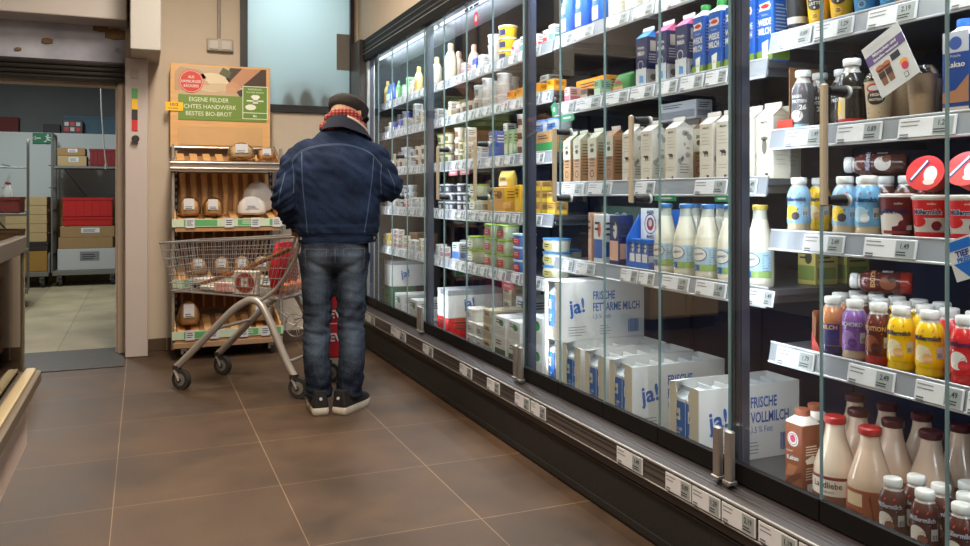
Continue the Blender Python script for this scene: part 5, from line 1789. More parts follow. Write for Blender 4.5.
def lip_strip(z, tags_):
    m = MB().box(-hw - .02, hw + .02, -.205, -.195, z - .028, z + .028, C(196, 214, 190))
    f = side(-.205)
    for u0, u1 in ((-.30, -.08), (.06, .2), (.28, .36)):
        m.rect(f, u0, z - .022, u1, z + .022, GRN, 1)
    m.lines(f, .09, z + .006, .09, 2, .014, PAPER, 2, .006)
    m.build('label_strip', br, False)
    for u in tags_:
        k = MB().box(u - .03, u + .03, -.212, -.206, z - .034, z + .034, PAPER)
        k.lines(side(-.212), u - .022, z + .012, .044, 3, .014, INK, 1)
        k.build('price_card', br, False)
    MB().box(-hw, hw, -.20, .16, z - .06, z - .034, OAKD).build('shelf_board', br)
slat_tray(.975, 1.03)
lip_strip(.955, (-.26, 0, .18, .33))
slat_tray(.555, .62)
lip_strip(.535, (-.24, .05, .26))
slat_tray(.18, .27)
lip_strip(.175, (-.26, -.1, .1, .25))
m = MB().box(-hw + .02, hw - .02, .17, .176, .3, .93, mat('rack_back_brown', (124, 84, 50), .6, var=.15, scale=6))
for k in range(9):
    x = -hw + .06 + k * (2 * hw - .12) / 8
    m.bar((x, .16, .92), (x, .16, .32), .05, .015, OAKD)
m.build('lower_back', br)
MB().cbox((0, -.02, .105), (RW + .03, .38, .04), mat('rack_base', (166, 134, 104), .5, var=.08), .004).build('base_board', br)
for sx in (-1, 1):
    for sy in (-.15, .12):
        m = MB().bar((sx * (hw - .06), sy, .09), (sx * (hw - .06), sy, .04), .04, .04, STEEL)
        m.disc((sx * (hw - .06), sy, .034), (1, .4, 0), .034, .022, RUBBER, 14)
        m.build('caster', br)
# loaves
CRUST = mat('bread_crust', (212, 162, 108), .75, var=.35, scale=30, bump=.4)
PALE = mat('pale_bread', (206, 176, 130), .75, var=.2, scale=30, bump=.3)
WRAP = clear_mat('bread_bag', (248, 247, 244), rough=.25, mult=.8)
WBAG = mat('white_bread_bag', (206, 200, 196), .35, var=.08, scale=20, bump=.3)
def loaf(label, dx, dy, z, w, d, h, m_, wrap=WRAP, lab=True, rz=0):
    t = thing('bread_loaf', label, 'bread', (RXC + dx, 6.22 + dy, z), rz, 'packed loaves on the bread rack')
    def blob(k, mm, nm):
        q = MB().loft([(0, w / 2 * .78 * k, d / 2 * .8 * k, 2.6), (h * .12, w / 2 * .97 * k, d / 2 * k, 2.6), (h * .4, w / 2 * k, d / 2 * k, 2.6), (h * .7, w / 2 * .86 * k, d / 2 * .84 * k, 2.4), (h * .92 * k, w / 2 * .5 * k, d / 2 * .5 * k, 2.2), (h * k, w / 2 * .15 * k, d / 2 * .15 * k, 2)], mm, 24)
        for i, v in enumerate(q.v):
            n_ = noise.noise(V((v[0] * 14 + dx * 9, v[1] * 14, v[2] * 14))) * .007
            q.v[i] = (v[0] * (1 + n_ * 3), v[1] * (1 + n_ * 3), max(0, v[2] + n_))
        q.build(nm, t)
    blob(.96, m_, 'bread')
    if wrap:
        blob(1.04, wrap, 'bag')
    if lab:
        MB().box(-w * .26, w * .2, -d * .52 - .003, -d * .52, h * .34, h * .92, PAPER).lines(side(-d * .52 - .003), -w * .2, h * .46, w * .34, 2, h * .09, INK, 1).build('label', t, False)
def tz(zf, zb, dy):
    return zf + (zb - zf) * (dy + .19) / .34 + .012
loaf('large pale bagged loaf on the top rack shelf', .10, -.05, tz(1.345, 1.455, -.05) + .014, .19, .15, .11, PALE)
loaf('small brown bagged loaf on the top rack shelf at right', .275, -.06, tz(1.345, 1.455, -.06) + .012, .13, .12, .085, CRUST)
loaf('brown bagged loaf, leftmost on the second rack shelf', -.26, -.08, tz(.975, 1.03, -.08), .15, .14, .13, CRUST)
loaf('brown bagged loaf, second from left on second rack shelf', -.10, -.08, tz(.975, 1.03, -.08), .14, .14, .125, CRUST)
loaf('white wrapped loaf with label on second rack shelf', .17, -.09, tz(.975, 1.03, -.09) + .004, .2, .14, .13, PALE, WBAG)
loaf('grey-white bag of rolls behind the white wrapped loaf', .23, .066, tz(.975, 1.03, .066) + .004, .22, .10, .21, PALE, WBAG, False)
for i, dx in enumerate((-.2, -.04, .1, .24)):
    loaf('brown bagged loaf, %s from left on third rack shelf behind cart' % ORD[i], dx, -.07, tz(.555, .62, -.07), .13, .14, .12, CRUST)
loaf('brown bagged loaf at left end of the lowest rack shelf', -.26, -.07, tz(.18, .27, -.07) + .014, .15, .15, .16, CRUST)
loaf('bagged loaf at right end of the lowest rack shelf', .235, -.07, tz(.18, .27, -.07) + .014, .18, .15, .17, PALE)

# ================================================================== SHOPPING CART
R0 = V((.80, 4.67, 0))
AX = math.atan2(.62, -.78)
sc_ = thing('shopping_cart', 'silver wire shopping cart in front of the bread rack, beside the person', 'cart', tuple(R0), AX)
FR = mat('cart_frame', (184, 178, 172), .36, .4, var=.08, scale=20)
def P(u, w, z):
    return V((u, -w, z))
BN = {'rb': (.09, .0, .555), 'rt': (-.05, -.055, .915), 'fb': (.86, .05, .575), 'ft': (.915, .02, .862)}
def side_pt(far, a, b):
    """a: 0 rear .. 1 front, b: 0 bottom .. 1 top"""
    q = {}
    for k, (u, w, z) in BN.items():
        q[k] = V((u, (.42 - w) if far else w, z))
    lo = q['rb'].lerp(q['fb'], a)
    hi = q['rt'].lerp(q['ft'], a)
    r_ = lo.lerp(hi, b)
    return P(r_.x, r_.y, r_.z)
for far in (0, 1):
    m = MB()
    for i in range(33):
        m.tube([side_pt(far, i / 32, 0), side_pt(far, i / 32, 1)], .0019, CHROME, 5)
    for j in range(1, 6):
        m.tube([side_pt(far, i / 4, j / 6) for i in range(5)], .0022, CHROME, 5)
    m.build('side_mesh', sc_)
m = MB()
for i in range(15):
    m.tube([side_pt(0, 1, 0).lerp(side_pt(1, 1, 0), i / 14), side_pt(0, 1, 1).lerp(side_pt(1, 1, 1), i / 14)], .0019, CHROME, 5)
for j in range(1, 6):
    m.tube([side_pt(0, 1, j / 6), side_pt(1, 1, j / 6)], .0022, CHROME, 5)
m.build('front_mesh', sc_)
m = MB()
for i in range(14):
    m.tube([side_pt(0, 0, 0).lerp(side_pt(1, 0, 0), i / 13), side_pt(0, 1, 0).lerp(side_pt(1, 1, 0), i / 13)], .002, CHROME, 5)
for i in range(1, 12):
    m.tube([side_pt(0, i / 12, 0), side_pt(1, i / 12, 0)], .002, CHROME, 5)
m.build('bottom_mesh', sc_)
m = MB()
for i in range(-8, 17):    # crossed wires of the folding gate
    for s in (1, -1):
        pts = []
        for j in range(2):
            a = i / 16 + (j * .5 if s > 0 else .5 - j * .5)
            pts.append((a, j))
        (a0, b0), (a1, b1) = pts
        t0, t1 = 0, 1
        if a1 != a0:
            lo_, hi_ = sorted(((0 - a0) / (a1 - a0), (1 - a0) / (a1 - a0)))
            t0, t1 = max(0, lo_), min(1, hi_)
        if t1 - t0 > .05:
            g = lambda t: side_pt(0, .02, b0 + (b1 - b0) * t).lerp(side_pt(1, .02, b0 + (b1 - b0) * t), a0 + (a1 - a0) * t)
            m.tube([g(t0), g(t1)], .0018, CHROME, 5)
m.tube([side_pt(0, .02, 0), side_pt(0, .02, 1), side_pt(1, .02, 1), side_pt(1, .02, 0)], .005, CHROME, 6, True)
m.build('rear_gate', sc_)
m = MB()
m.tube([side_pt(0, 0, 1), side_pt(0, 1, 1), side_pt(1, 1, 1), side_pt(1, 0, 1)], .0065, CHROME, 8, True)
m.tube([side_pt(0, 0, 0), side_pt(0, 1, 0), side_pt(1, 1, 0), side_pt(1, 0, 0)], .005, CHROME, 8, True)
m.build('basket_rim', sc_)
for far in (0, 1):
    w = .0 if not far else .42
    o = -1 if not far else 1
    m = MB()
    pts = smooth_path([(.78, w + .0, .135), (.745, w, .165), (.58, w, .32), (.42, w, .47), (.33, w, .53), (.27, w, .545), (.215, w, .515), (.15, w, .40), (.06, w, .21), (.01, w, .125)], 4)
    m.tube([P(*q) for q in pts], .022, FR, 10)
    m.build('frame_tube', sc_)
    m = MB().tube([P(*q) for q in smooth_path([(.24, w, .535), (.12, w, .62), (-.02, w + o * .035, .8), (-.06, w + o * .05, .95)], 4)], .011, FR, 8)
    m.build('handle_arm', sc_)
    for u, z, tw in ((.78, .135, .5), (0.01, .125, .1)):
        c_ = MB().disc(P(u, w, z - .005), (0, 0, 1), .026, .03, C(50, 48, 46), 14)
        for s in (-1, 1):
            c_.bar(P(u, w + s * .02, z - .015), P(u - .03, w + s * .02, .058), .03, .004, FR)
        k = c_.build('caster', sc_)
        q = MB().disc(P(u - .03, w, .06), (tw * .2, 1, 0), .06, .03, RUBBER, 24)
        q.disc(P(u - .03, w, .06), (tw * .2, 1, 0), .036, .033, C(120, 116, 110), 18)
        q.disc(P(u - .03, w, .06), (tw * .2, 1, 0), .012, .046, C(60, 58, 56), 12)
        q.build('wheel', k)
MB().tube([P(.55, 0, .36), P(.55, .42, .36)], .010, FR, 8).build('cross_bar', sc_)
MB().tube([P(.05, 0, .2), P(.05, .42, .2)], .010, FR, 8).build('cross_bar', sc_)
m = MB().tube([P(-.06, -.115, .965), P(-.06, .48, .965)], .0145, C(70, 68, 66, .4), 12)
for w in (-.115, .48):
    m.disc(P(-.06, w, .965), (0, 1, 0), .022, .02, BLACK, 14)
m.build('handle_bar', sc_)
m = MB().tube([P(*q) for q in [(.04 + .065 * math.cos(a), .07, .40 + .065 * math.sin(a)) for a in [i * pi / 12 for i in range(24)]]], .0035, CHROME, 6, True)
for a in (.3, 1.35, 2.4):
    m.tube([P(.04 + .065 * math.cos(a), .07, .40 + .065 * math.sin(a)), P(.04 - .065 * math.cos(a), .07, .40 - .065 * math.sin(a))], .002, CHROME, 5)
m.tube([P(.09, .07, .44), P(.16, .05, .5), P(.17, .0, .52)], .004, CHROME, 6)
m.build('wire_ring', sc_)
m = MB()
for k in range(5):
    m.tube([P(.12, .04 + k * .08, .50), P(.02, .04 + k * .08, .44), P(.0, .04 + k * .08, .36)], .0025, CHROME, 5)
m.tube([P(.02, .03, .44), P(.02, .37, .44)], .004, CHROME, 6)
m.build('lower_rack', sc_)
def cw(u, w, z):
    a = Matrix.Rotation(AX, 4, 'Z') @ P(u, w, z)
    return (R0.x + a.x, R0.y + a.y, a.z)
# goods in the cart
t = thing('walking_stick', 'brown wooden stick lying diagonally inside the shopping cart', 'stick')
MB().tube([V(cw(.74, .14, .604)), V(cw(.42, .10, .70)), V(cw(.06, .05, .842))], [.011, .013, .014], mat('stick_wood', (134, 88, 50), .5, var=.2, scale=20), 12).build('shaft', t)
MB().tube([V(cw(.765, .1425, .597)), V(cw(.745, .14, .603))], .013, C(40, 34, 30), 12).build('ferrule', t)
def cart_pack(name, label, u, w, z, sx, sy, sz, body, fn, tilt=0, cat='pack'):
    t = thing(name, label, cat, cw(u, w, z), AX + pi)
    m = MB().cbox((0, 0, sz / 2), (sx, sy, sz), body, .006)
    fn(m, side(-sy / 2), sx, sz)
    m.build('pack_body', t)
    t.rotation_euler = (tilt, 0, AX + pi)
def f1(m, f, w, h):
    m.ell(f, 0, h * .5, w * .42, h * .42, C(150, 66, 56), 1)
    m.rect(f, -w * .16, h * .34, w * .16, h * .7, C(206, 200, 196), 2)
    m.text(f, 'g', 0, h * .42, h * .3, C(120, 50, 46), 3, 'c', .03)
cart_pack('grocery_pack', 'white pack with dark red round emblem in the shopping cart', .34, .047, .569, .15, .05, .14, C(206, 196, 186), f1)
cart_pack('grocery_pack', 'pale pack with pink print in the middle of the cart', .50, .08, .574, .14, .06, .06, C(226, 200, 192), lambda m, f, w, h: m.lines(f, -w * .4, h * .8, w * .8, 6, h * .13, C(206, 110, 110), 1), -.1)
cart_pack('grocery_pack', 'white paper pack near the stick tip in the cart', .64, .13, .578, .10, .08, .03, C(216, 214, 206), lambda m, f, w, h: m.lines(f, -w * .4, h * .7, w * .7, 3, h * .2, C(150, 150, 150), 1))
cart_pack('grocery_pack', 'crumpled clear pack at the front end of the cart', .72, .24, .58, .14, .12, .06, C(200, 200, 196), lambda m, f, w, h: m.ell(f, 0, h * .5, w * .3, h * .3, C(226, 226, 222), 1))
tg = MB()
RB = mat('red_bag_fabric', (176, 22, 36), .6, var=.08, scale=12, bump=.2)
t = thing('red_bag', 'small red bag with orange items standing behind the cart gate', 'bag', cw(.215, .25, .566), AX)
tg.loft([(0, .03, .11, 4), (.1, .045, .13, 4), (.22, .035, .12, 4), (.30, .012, .09, 4)], RB, 24)
tg.build('bag_body', t)
m = MB()
for k in range(3):
    m.loft([(0, .012), (.02, .03), (.05, .03), (.07, .008)], C(226, 120, 40), 14)
    m.xf(Matrix.Translation((-.055 - .0 * k, 0, 0)) @ Matrix.Translation((0, .075 * (k - 1), 0)), len(m.v) - 56)
m.build('orange_fruit', t)
# big red carrier bag hanging behind the legs
t = thing('carrier_bag', 'red carrier bag with white lettering hanging behind the persons legs', 'bag', (1.06, 4.77, .20), -math.radians(11))
m = MB().loft([(0, .125, .05, 5), (.01, .135, .06, 5), (.3, .14, .05, 5), (.44, .135, .03, 5)], RB, 28)
f = lambda u, v, w=0: (u, -.063 - w, v)
m.rect(f, -.12, .20, .12, .205, C(220, 200, 200), 1)
m.text(f, 'REWE', -.0, .235, .065, C(236, 226, 226), 1, 'c', .03)
m.text(f, 'REWE', .0, .10, .065, C(236, 226, 226), 1, 'c', .03)
m.build('bag_body', t, True)
m = MB()
for y in (-.03, .03):
    m.tube(smooth_path([(-.08, y, .43), (-.06, y * .8, .60), (0, -.02, .74), (.06, y * .8, .60), (.08, y, .43)], 5), .006, RB, 6)
m.build('bag_handle', t)

# ================================================================== PERSON
PX_, PY_ = .95, 4.33
PR = -math.atan2(PX_, PY_)
pe = thing('person', 'person in blue denim jacket, jeans and dark cap, seen from behind', 'person', (PX_, PY_, 0), PR)

def vox(mb, size, it=6, fac=.5):
    me = mb.mesh('tmp', False)
    o = bpy.data.objects.new('tmp', me)
    COL.objects.link(o)
    r_ = o.modifiers.new('r', 'REMESH')
    r_.mode = 'VOXEL'
    r_.voxel_size = size
    s_ = o.modifiers.new('s', 'SMOOTH')
    s_.iterations = it
    s_.factor = fac
    dg = bpy.context.evaluated_depsgraph_get()
    out = bpy.data.meshes.new_from_object(o.evaluated_get(dg))
    bpy.data.objects.remove(o)
    out.materials.clear()
    out.polygons.foreach_set('use_smooth', [True] * len(out.polygons))
    return out

def displace(me, fn):
    nr = [v.normal.copy() for v in me.vertices]
    for v, n in zip(me.vertices, nr):
        v.co += n * fn(v.co)
    me.update()

def denim(name, dark, light, fade=False):
    m, nt, b = node_mat(name)
    N, L = nt.nodes.new, nt.links.new
    tc = N('ShaderNodeTexCoord')
    n1 = N('ShaderNodeTexNoise')
    n1.inputs['Scale'].default_value = 240
    L(tc.outputs['Object'], n1.inputs['Vector'])
    n2 = N('ShaderNodeTexNoise')
    n2.inputs['Scale'].default_value = 9
    n2.inputs['Detail'].default_value = 5
    L(tc.outputs['Object'], n2.inputs['Vector'])
    ad = N('ShaderNodeMath')
    ad.operation = 'MULTIPLY'
    L(n1.outputs['Fac'], ad.inputs[0])
    L(n2.outputs['Fac'], ad.inputs[1])
    fac = ad.outputs[0]
    if fade:
        at = N('ShaderNodeAttribute')
        at.attribute_name = 'wear'
        a2 = N('ShaderNodeMath')
        a2.operation = 'MULTIPLY_ADD'
        a2.inputs[1].default_value = .9
        L(at.outputs['Fac'], a2.inputs[0])
        L(fac, a2.inputs[2])
        fac = a2.outputs[0]
    mr = N('ShaderNodeMapRange')
    mr.inputs[1].default_value, mr.inputs[2].default_value = (.22 if fade else .12), (.9 if fade else .5)
    L(fac, mr.inputs[0])
    mx = N('ShaderNodeMix')
    mx.data_type = 'RGBA'
    mx.inputs[6].default_value, mx.inputs[7].default_value = rgb(dark), rgb(light)
    L(mr.outputs[0], mx.inputs[0])
    L(mx.outputs[2], b.inputs['Base Color'])
    b.inputs['Roughness'].default_value = .9
    b.inputs['Specular IOR Level'].default_value = .2
    bp = N('ShaderNodeBump')
    bp.inputs['Strength'].default_value = .35
    bp.inputs['Distance'].default_value = .002
    L(n1.outputs['Fac'], bp.inputs['Height'])
    L(bp.outputs[0], b.inputs['Normal'])
    return m
JACKET = denim('jacket_denim', (16, 25, 45), (40, 57, 88))
JEANS = denim('jeans_denim', (15, 21, 36), (108, 124, 144), True)
THREAD = mat('seam_thread', (62, 82, 114), .8, var=.2, scale=300)
THREAD2 = mat('jeans_thread', (84, 84, 84), .8, var=.2, scale=300)
SKIN = mat('skin', (196, 140, 116), .55, var=.08, scale=40)

# ---- body
SHL, SHR = (-.17, .03, 1.38), (.19, .03, 1.38)
ELL, ELR = (-.255, -.05, 1.135), (.285, .01, 1.19)
WRL, WRR = (-.205, .10, 1.0), (.24, .25, 1.20)
HC = V((.06, .105, 1.585))
HR = Matrix.Translation(HC) @ Matrix.Rotation(-math.radians(28), 4, 'Z') @ Matrix.Rotation(-math.radians(22), 4, 'X')
b = MB()
b.loft([(.88, .15, .10), (.95, .155, .105), (1.1, .15, .10), (1.3, .18, .11, 2, 0, .01), (1.40, .17, .085, 2, .01, .03), (1.46, .09, .07, 2, .02, .045)], SKIN, 24)
b.tube([(.02, .045, 1.42), (.045, .075, 1.50), (.06, .10, 1.57)], [.062, .058, .056], SKIN, 14)
for s, q in ((-1, -.088), (1, .076)):
    b.tube([(q, .0, .90), (q * 1.06, .01, .66), (q, .02, .47), (q, .0, .28), (q, -.01, .09)], [.08, .065, .05, .045, .04], SKIN, 12)
for sh_, el, wr in ((SHL, ELL, WRL), (SHR, ELR, WRR)):
    b.tube([sh_, el, wr], [.05, .042, .03], SKIN, 12)
n0 = len(b.v)
b.loft([(-.118, .03, .04, 2, 0, .04), (-.10, .045, .055, 2, 0, .035), (-.06, .062, .078, 2, 0, .015), (0, .073, .093), (.05, .074, .094), (.09, .06, .078), (.115, .03, .04)], SKIN, 24)
b.loft([(-.025, .017, .02, 2, 0, .105), (0, .012, .02, 2, 0, .098), (.03, .008, .012, 2, 0, .088)], SKIN, 10)      # nose
for s in (-1, 1):
    b.tube([(s * .074, -.005, -.03), (s * .082, -.015, 0), (s * .078, -.01, .03)], [.010, .017, .012], SKIN, 8)      # ears
b.tube([(-.025, .083, -.062), (0, .09, -.062), (.025, .083, -.062)], .008, SKIN, 8)
b.xf(HR, n0)
def hand(b, wr, fwd, side_, curl, thumb):
    fwd, side_ = V(fwd).normalized(), V(side_).normalized()
    up = side_.cross(fwd).normalized()
    w = V(wr)
    b.tube([w, w + fwd * .03, w + fwd * .085], [.027, .034, .036], SKIN, 10)
    for i, ln in enumerate((.068, .078, .072, .056)):
        o = w + fwd * .085 + side_ * ((i - 1.5) * .021)
        d = fwd.copy()
        pts = [o - fwd * .03, o]
        for k in range(3):
            d = (d - up * curl).normalized()
            pts.append(pts[-1] + d * ln * (.42, .33, .25)[k])
        b.tube(pts, [.0095, .0095, .009, .0085, .007], SKIN, 8)
    o = w + fwd * .02 + side_ * thumb * .028
    b.tube([o, o + (fwd * .5 + side_ * thumb).normalized() * .035, o + (fwd * .5 + side_ * thumb).normalized() * .04 + (fwd - up * .9).normalized() * .035], [.013, .0105, .008], SKIN, 8)
hand(b, WRL, (.05, .95, -.2), (1, -.2, 0), .8, 1)
hand(b, WRR, (-.2, 1, .1), (1, .2, 0), .45, -1)
bm_ = vox(b, .0055, 3, .4)
bm_.materials.append(SKIN)
link('body', bm_, pe)
m = MB()
for s in (-1, 1):
    m.disc((s * .032, .083, .012), (0, 1, 0), .011, .01, PAPER, 12)
    m.disc((s * .032, .0885, .012), (0, 1, 0), .0055, .003, C(60, 46, 36), 10)
    m.tube([(s * .05, .082, .032), (s * .032, .092, .036), (s * .014, .092, .032)], .004, C(150, 140, 128), 6)
m.xf(HR)
m.build('eyes', pe)
HAIR = mat('grey_hair', (166, 140, 112), .7, var=.25, scale=120, bump=.4)
m = MB().loft([(-.055, .062, .066, 2, 0, -.022), (-.02, .078, .084, 2, 0, -.014), (.03, .079, .092, 2, 0, -.008), (.07, .07, .085, 2, 0, -.006)], HAIR, 24)
m.xf(HR)
m.build('hair', pe)
# flat cap
CAPM = mat('cap_wool', (34, 28, 26), .8, var=.35, scale=90, bump=.5)
m = MB().loft([(.022, .086, .098, 2.2), (.03, .094, .108, 2.2, 0, .0), (.05, .104, .122, 2.2, 0, .004), (.075, .105, .125, 2.2, 0, .008), (.098, .088, .108, 2.2, 0, .012), (.112, .05, .07, 2, 0, .014), (.115, .012, .02, 2, 0, .014)], CAPM, 30)
m.rings([[(x, .098 + .062 * math.cos(x / .078 * 1.25), .04 + z_ - .018 * (1 - (x / .08) ** 2)) for x in [(-.08 + .16 * i / 12) for i in range(13)]] + [(x, .06, .045 + z_) for x in [(.08 - .16 * i / 12) for i in range(13)]] for z_ in (0, .008)], CAPM)
for a in range(8):
    an = a * pi / 4
    m.tube([(.104 * math.cos(an) * k, .008 + .123 * math.sin(an) * k, z_) for k, z_ in ((1.0, .064), (.98, .08), (.8, .102), (.3, .115))], .0018, C(30, 26, 24), 5)
m.xf(HR)
m.xf(Matrix.Translation((0, 0, -.008)))
m.build('flat_cap', pe)
# scarf
def plaid():
    m, nt, b = node_mat('scarf_plaid')
    N, L = nt.nodes.new, nt.links.new
    tc = N('ShaderNodeTexCoord')
    o = []
    for sc2, d in ((16, 'X'), (20, 'Z')):
        w = N('ShaderNodeTexWave')
        w.bands_direction = d
        w.inputs['Scale'].default_value = sc2
        w.inputs['Distortion'].default_value = 1.5
        L(tc.outputs['Object'], w.inputs['Vector'])
        o.append(w.outputs['Fac'])
    ad = N('ShaderNodeMath')
    ad.operation = 'MULTIPLY'
    L(o[0], ad.inputs[0])
    L(o[1], ad.inputs[1])
    cr = N('ShaderNodeValToRGB')
    e = cr.color_ramp.elements
    e[0].color, e[1].color = rgb((96, 28, 30)), rgb((196, 92, 76))
    e[1].position = .7
    L(ad.outputs[0], cr.inputs[0])
    L(cr.outputs[0], b.inputs['Base Color'])
    b.inputs['Roughness'].default_value = .9
    return m
SCF = plaid()
m = MB()
for z_, r1, r2, tl in ((1.515, .092, .036, .2), (1.565, .078, .026, .25)):
    pts = []
    for i in range(28):
        a = 2 * pi * i / 28
        pts.append((.045 + r1 * math.cos(a), .065 + r1 * math.sin(a) * 1.02, z_ + math.sin(a) * -.02 + .006 * math.sin(3 * a)))
    m.tube(pts, [r2 * (1 + .1 * math.sin(5 * i)) for i in range(28)], SCF, 10, True)
m.build('scarf', pe)

# ---- jacket
b = MB()
b.loft([(.890, .205, .135, 2.5, .015, .02), (.90, .212, .142, 2.5, .015, .02), (.945, .214, .144, 2.5, .015, .02), (1.03, .222, .15, 2.5, .015, .015), (1.15, .232, .155, 2.5, .012, .01),
        (1.28, .238, .152, 2.5, .012, .01), (1.36, .218, .135, 2.4, .014, .02), (1.415, .18, .115, 2.2, .02, .03), (1.455, .145, .105, 2.1, .03, .045), (1.485, .125, .10, 2, .035, .05), (1.515, .10, .09, 2, .04, .06)], JACKET, 36)
def sleeve(pts, rs):
    q = smooth_path(pts, 4)
    rr = []
    for i in range(len(q)):
        t_ = i / (len(q) - 1) * (len(rs) - 1)
        k = min(int(t_), len(rs) - 2)
        rr.append(rs[k] + (rs[k + 1] - rs[k]) * (t_ - k))
    b.tube(q, rr, JACKET, 16)
sleeve([(-.11, .03, 1.385), (-.19, .02, 1.345), (-.237, -.015, 1.24), (-.258, -.045, 1.14), (-.238, .02, 1.055), (-.207, .09, 1.005)], [.076, .076, .071, .068, .062, .054])
sleeve([(.14, .03, 1.385), (.212, .02, 1.345), (.262, .0, 1.26), (.29, .01, 1.195), (.28, .10, 1.17), (.245, .23, 1.19)], [.076, .076, .072, .072, .064, .056])
jm = vox(b, .009, 8, .5)
def wrinkle(co):
    x, y, z = co
    arm = max(0, min(1, (abs(x - .012) - .20) / .05))
    k = noise.noise(V((x * 7, y * 7, z * 11))) * .010 + noise.noise(V((x * 16 + 5, y * 16, z * 30 + x * 18))) * .006
    a2 = noise.noise(V((x * 12, y * 12, z * 44 + abs(x) * 30))) * .016
    hem = -.006 if z < .945 else (.006 if z < .99 else 0)
    return k * (1 - arm * .4) + a2 * arm + hem
displace(jm, wrinkle)
jm.materials.append(JACKET)
jo = link('denim_jacket', jm, pe)
bv = BVHTree.FromPolygons([v.co[:] for v in jm.vertices], [p.vertices[:] for p in jm.polygons])
def ribbon(mb, bvh, pts, w, m, k=8, lift=.0016, smooth_=True):
    q = smooth_path([(p_[0], 0, p_[1]) for p_ in pts], k) if smooth_ else [(p_[0], 0, p_[1]) for p_ in pts]
    L_, Rr = [], []
    for i, p_ in enumerate(q):
        a, c = V(q[max(i - 1, 0)]), V(q[min(i + 1, len(q) - 1)])
        d = (c - a).normalized()
        n2 = V((-d.z, 0, d.x)) * w / 2
        row_ = []
        for s in (1, -1):
            o = V(p_) + n2 * s
            h_ = bvh.ray_cast(V((o.x, -1, o.z)), V((0, 1, 0)))
            row_.append(h_[0] + h_[1] * lift if h_[0] is not None else None)
        if None in row_:
            continue
        L_.append(row_[0])
        Rr.append(row_[1])
    n = len(L_)
    if n > 1:
        mb.add(L_ + Rr, [(i, i + 1, n + i + 1, n + i) for i in range(n - 1)], m)
m = MB()
def dbl(pts, g=.006):
    ribbon(m, bv, pts, .0032, THREAD, 9)
    ribbon(m, bv, [(x + g * .7, z - g) for x, z in pts], .0028, THREAD, 9)
dbl([(-.222, 1.33), (-.17, 1.385), (-.05, 1.415), (.08, 1.412), (.18, 1.375), (.242, 1.31)])
dbl([(-.172, 1.375), (-.165, 1.2), (-.150, 1.05), (-.142, .955)], .003)
dbl([(.20, 1.35), (.185, 1.2), (.165, 1.05), (.150, .955)], .003)
dbl([(-.222, 1.33), (-.212, 1.25), (-.214, 1.16)], .002)
dbl([(.242, 1.31), (.238, 1.24), (.242, 1.16)], .002)
dbl([(-.255, 1.27), (-.275, 1.18), (-.29, 1.10)], .002)
dbl([(.275, 1.29), (.305, 1.22), (.318, 1.16)], .002)
dbl([(-.19, .948), (-.06, .946), (.1, .946), (.218, .948)])
dbl([(-.188, .90), (-.06, .898), (.1, .898), (.215, .90)], .003)
for x in (-.175, .205):
    h_ = bv.ray_cast(V((x, -1, .922)), V((0, 1, 0)))
    if h_[0] is not None:
        m.disc(h_[0] - V((0, .002, 0)), (0, 1, 0), .008, .005, STEEL, 12)
m.build('jacket_stitching', jo, True)
# collar: dark lining turned down, cream edge
CRM = mat('fleece_edge', (216, 204, 184), .9, var=.12, scale=160, bump=.5)
COLR = mat('collar_cord', (28, 34, 50), .9, var=.2, scale=120)
m = MB()
ring0, ring1, ring2 = [], [], []
for i in range(32):
    a = 2 * pi * i / 32
    c_, s_ = math.cos(a), math.sin(a)
    bk = max(0, -s_)
    up_ = max(0, -s_) ** .8
    z2 = 1.488 + .022 * up_ - .04 * max(0, c_) - .05 * max(0, s_)
    ring0.append((.04 + .10 * c_, .06 + .09 * s_, z2 + .008 + .05 * up_))
    ring1.append((.04 + (.12 + .018 * c_) * c_, .055 + .118 * s_, z2 + .014 + .052 * up_))
    ring2.append((.04 + (.138 + .02 * c_) * c_, .05 + .134 * s_, z2))
m.rings([ring0, ring1, ring2], COLR, (False, False))
m.build('collar', jo)
MB().tube([ring1[i % 32] for i in range(25, 36)], .0065, CRM, 8).build('collar_edge', jo)

# ---- jeans
b = MB()
b.loft([(.735, .05, .06, 2, 0, .0), (.76, .10, .095, 2, 0, .0), (.79, .155, .122, 2.2, 0, .0), (.83, .182, .138, 2.3, 0, 0), (.89, .178, .13, 2.3, 0, .01), (.96, .165, .115, 2.3, .005, .015)], JEANS, 28)
for s, q in ((-1, -.094), (1, .086)):
    t_ = s
    b.tube(smooth_path([(q + s * .005, .0, .84), (q - s * .002, .0, .72), (q, .01, .58), (q, .018, .45), (q + s * .004, .004, .30), (q - s * .008, -.006, .15), (q - s * .010, -.008, .075)], 3),
           [.100, .096, .091, .087, .084, .081, .079, .077, .075, .074, .073, .072, .072, .071, .071, .070, .070, .070, .070], JEANS, 18)
jn = vox(b, .0085, 5, .5)
def jw(co):
    x, y, z = co
    kn = math.exp(-((z - .47) / .12) ** 2) + .9 * math.exp(-((z - .13) / .07) ** 2) + .25
    return (noise.noise(V((x * 9, y * 9, z * 42 + x * 10))) * .009 + noise.noise(V((x * 5 + 3, y * 5, z * 20 - x * 24))) * .008) * kn
displace(jn, jw)
at = jn.attributes.new('wear', 'FLOAT', 'POINT')
vals = []
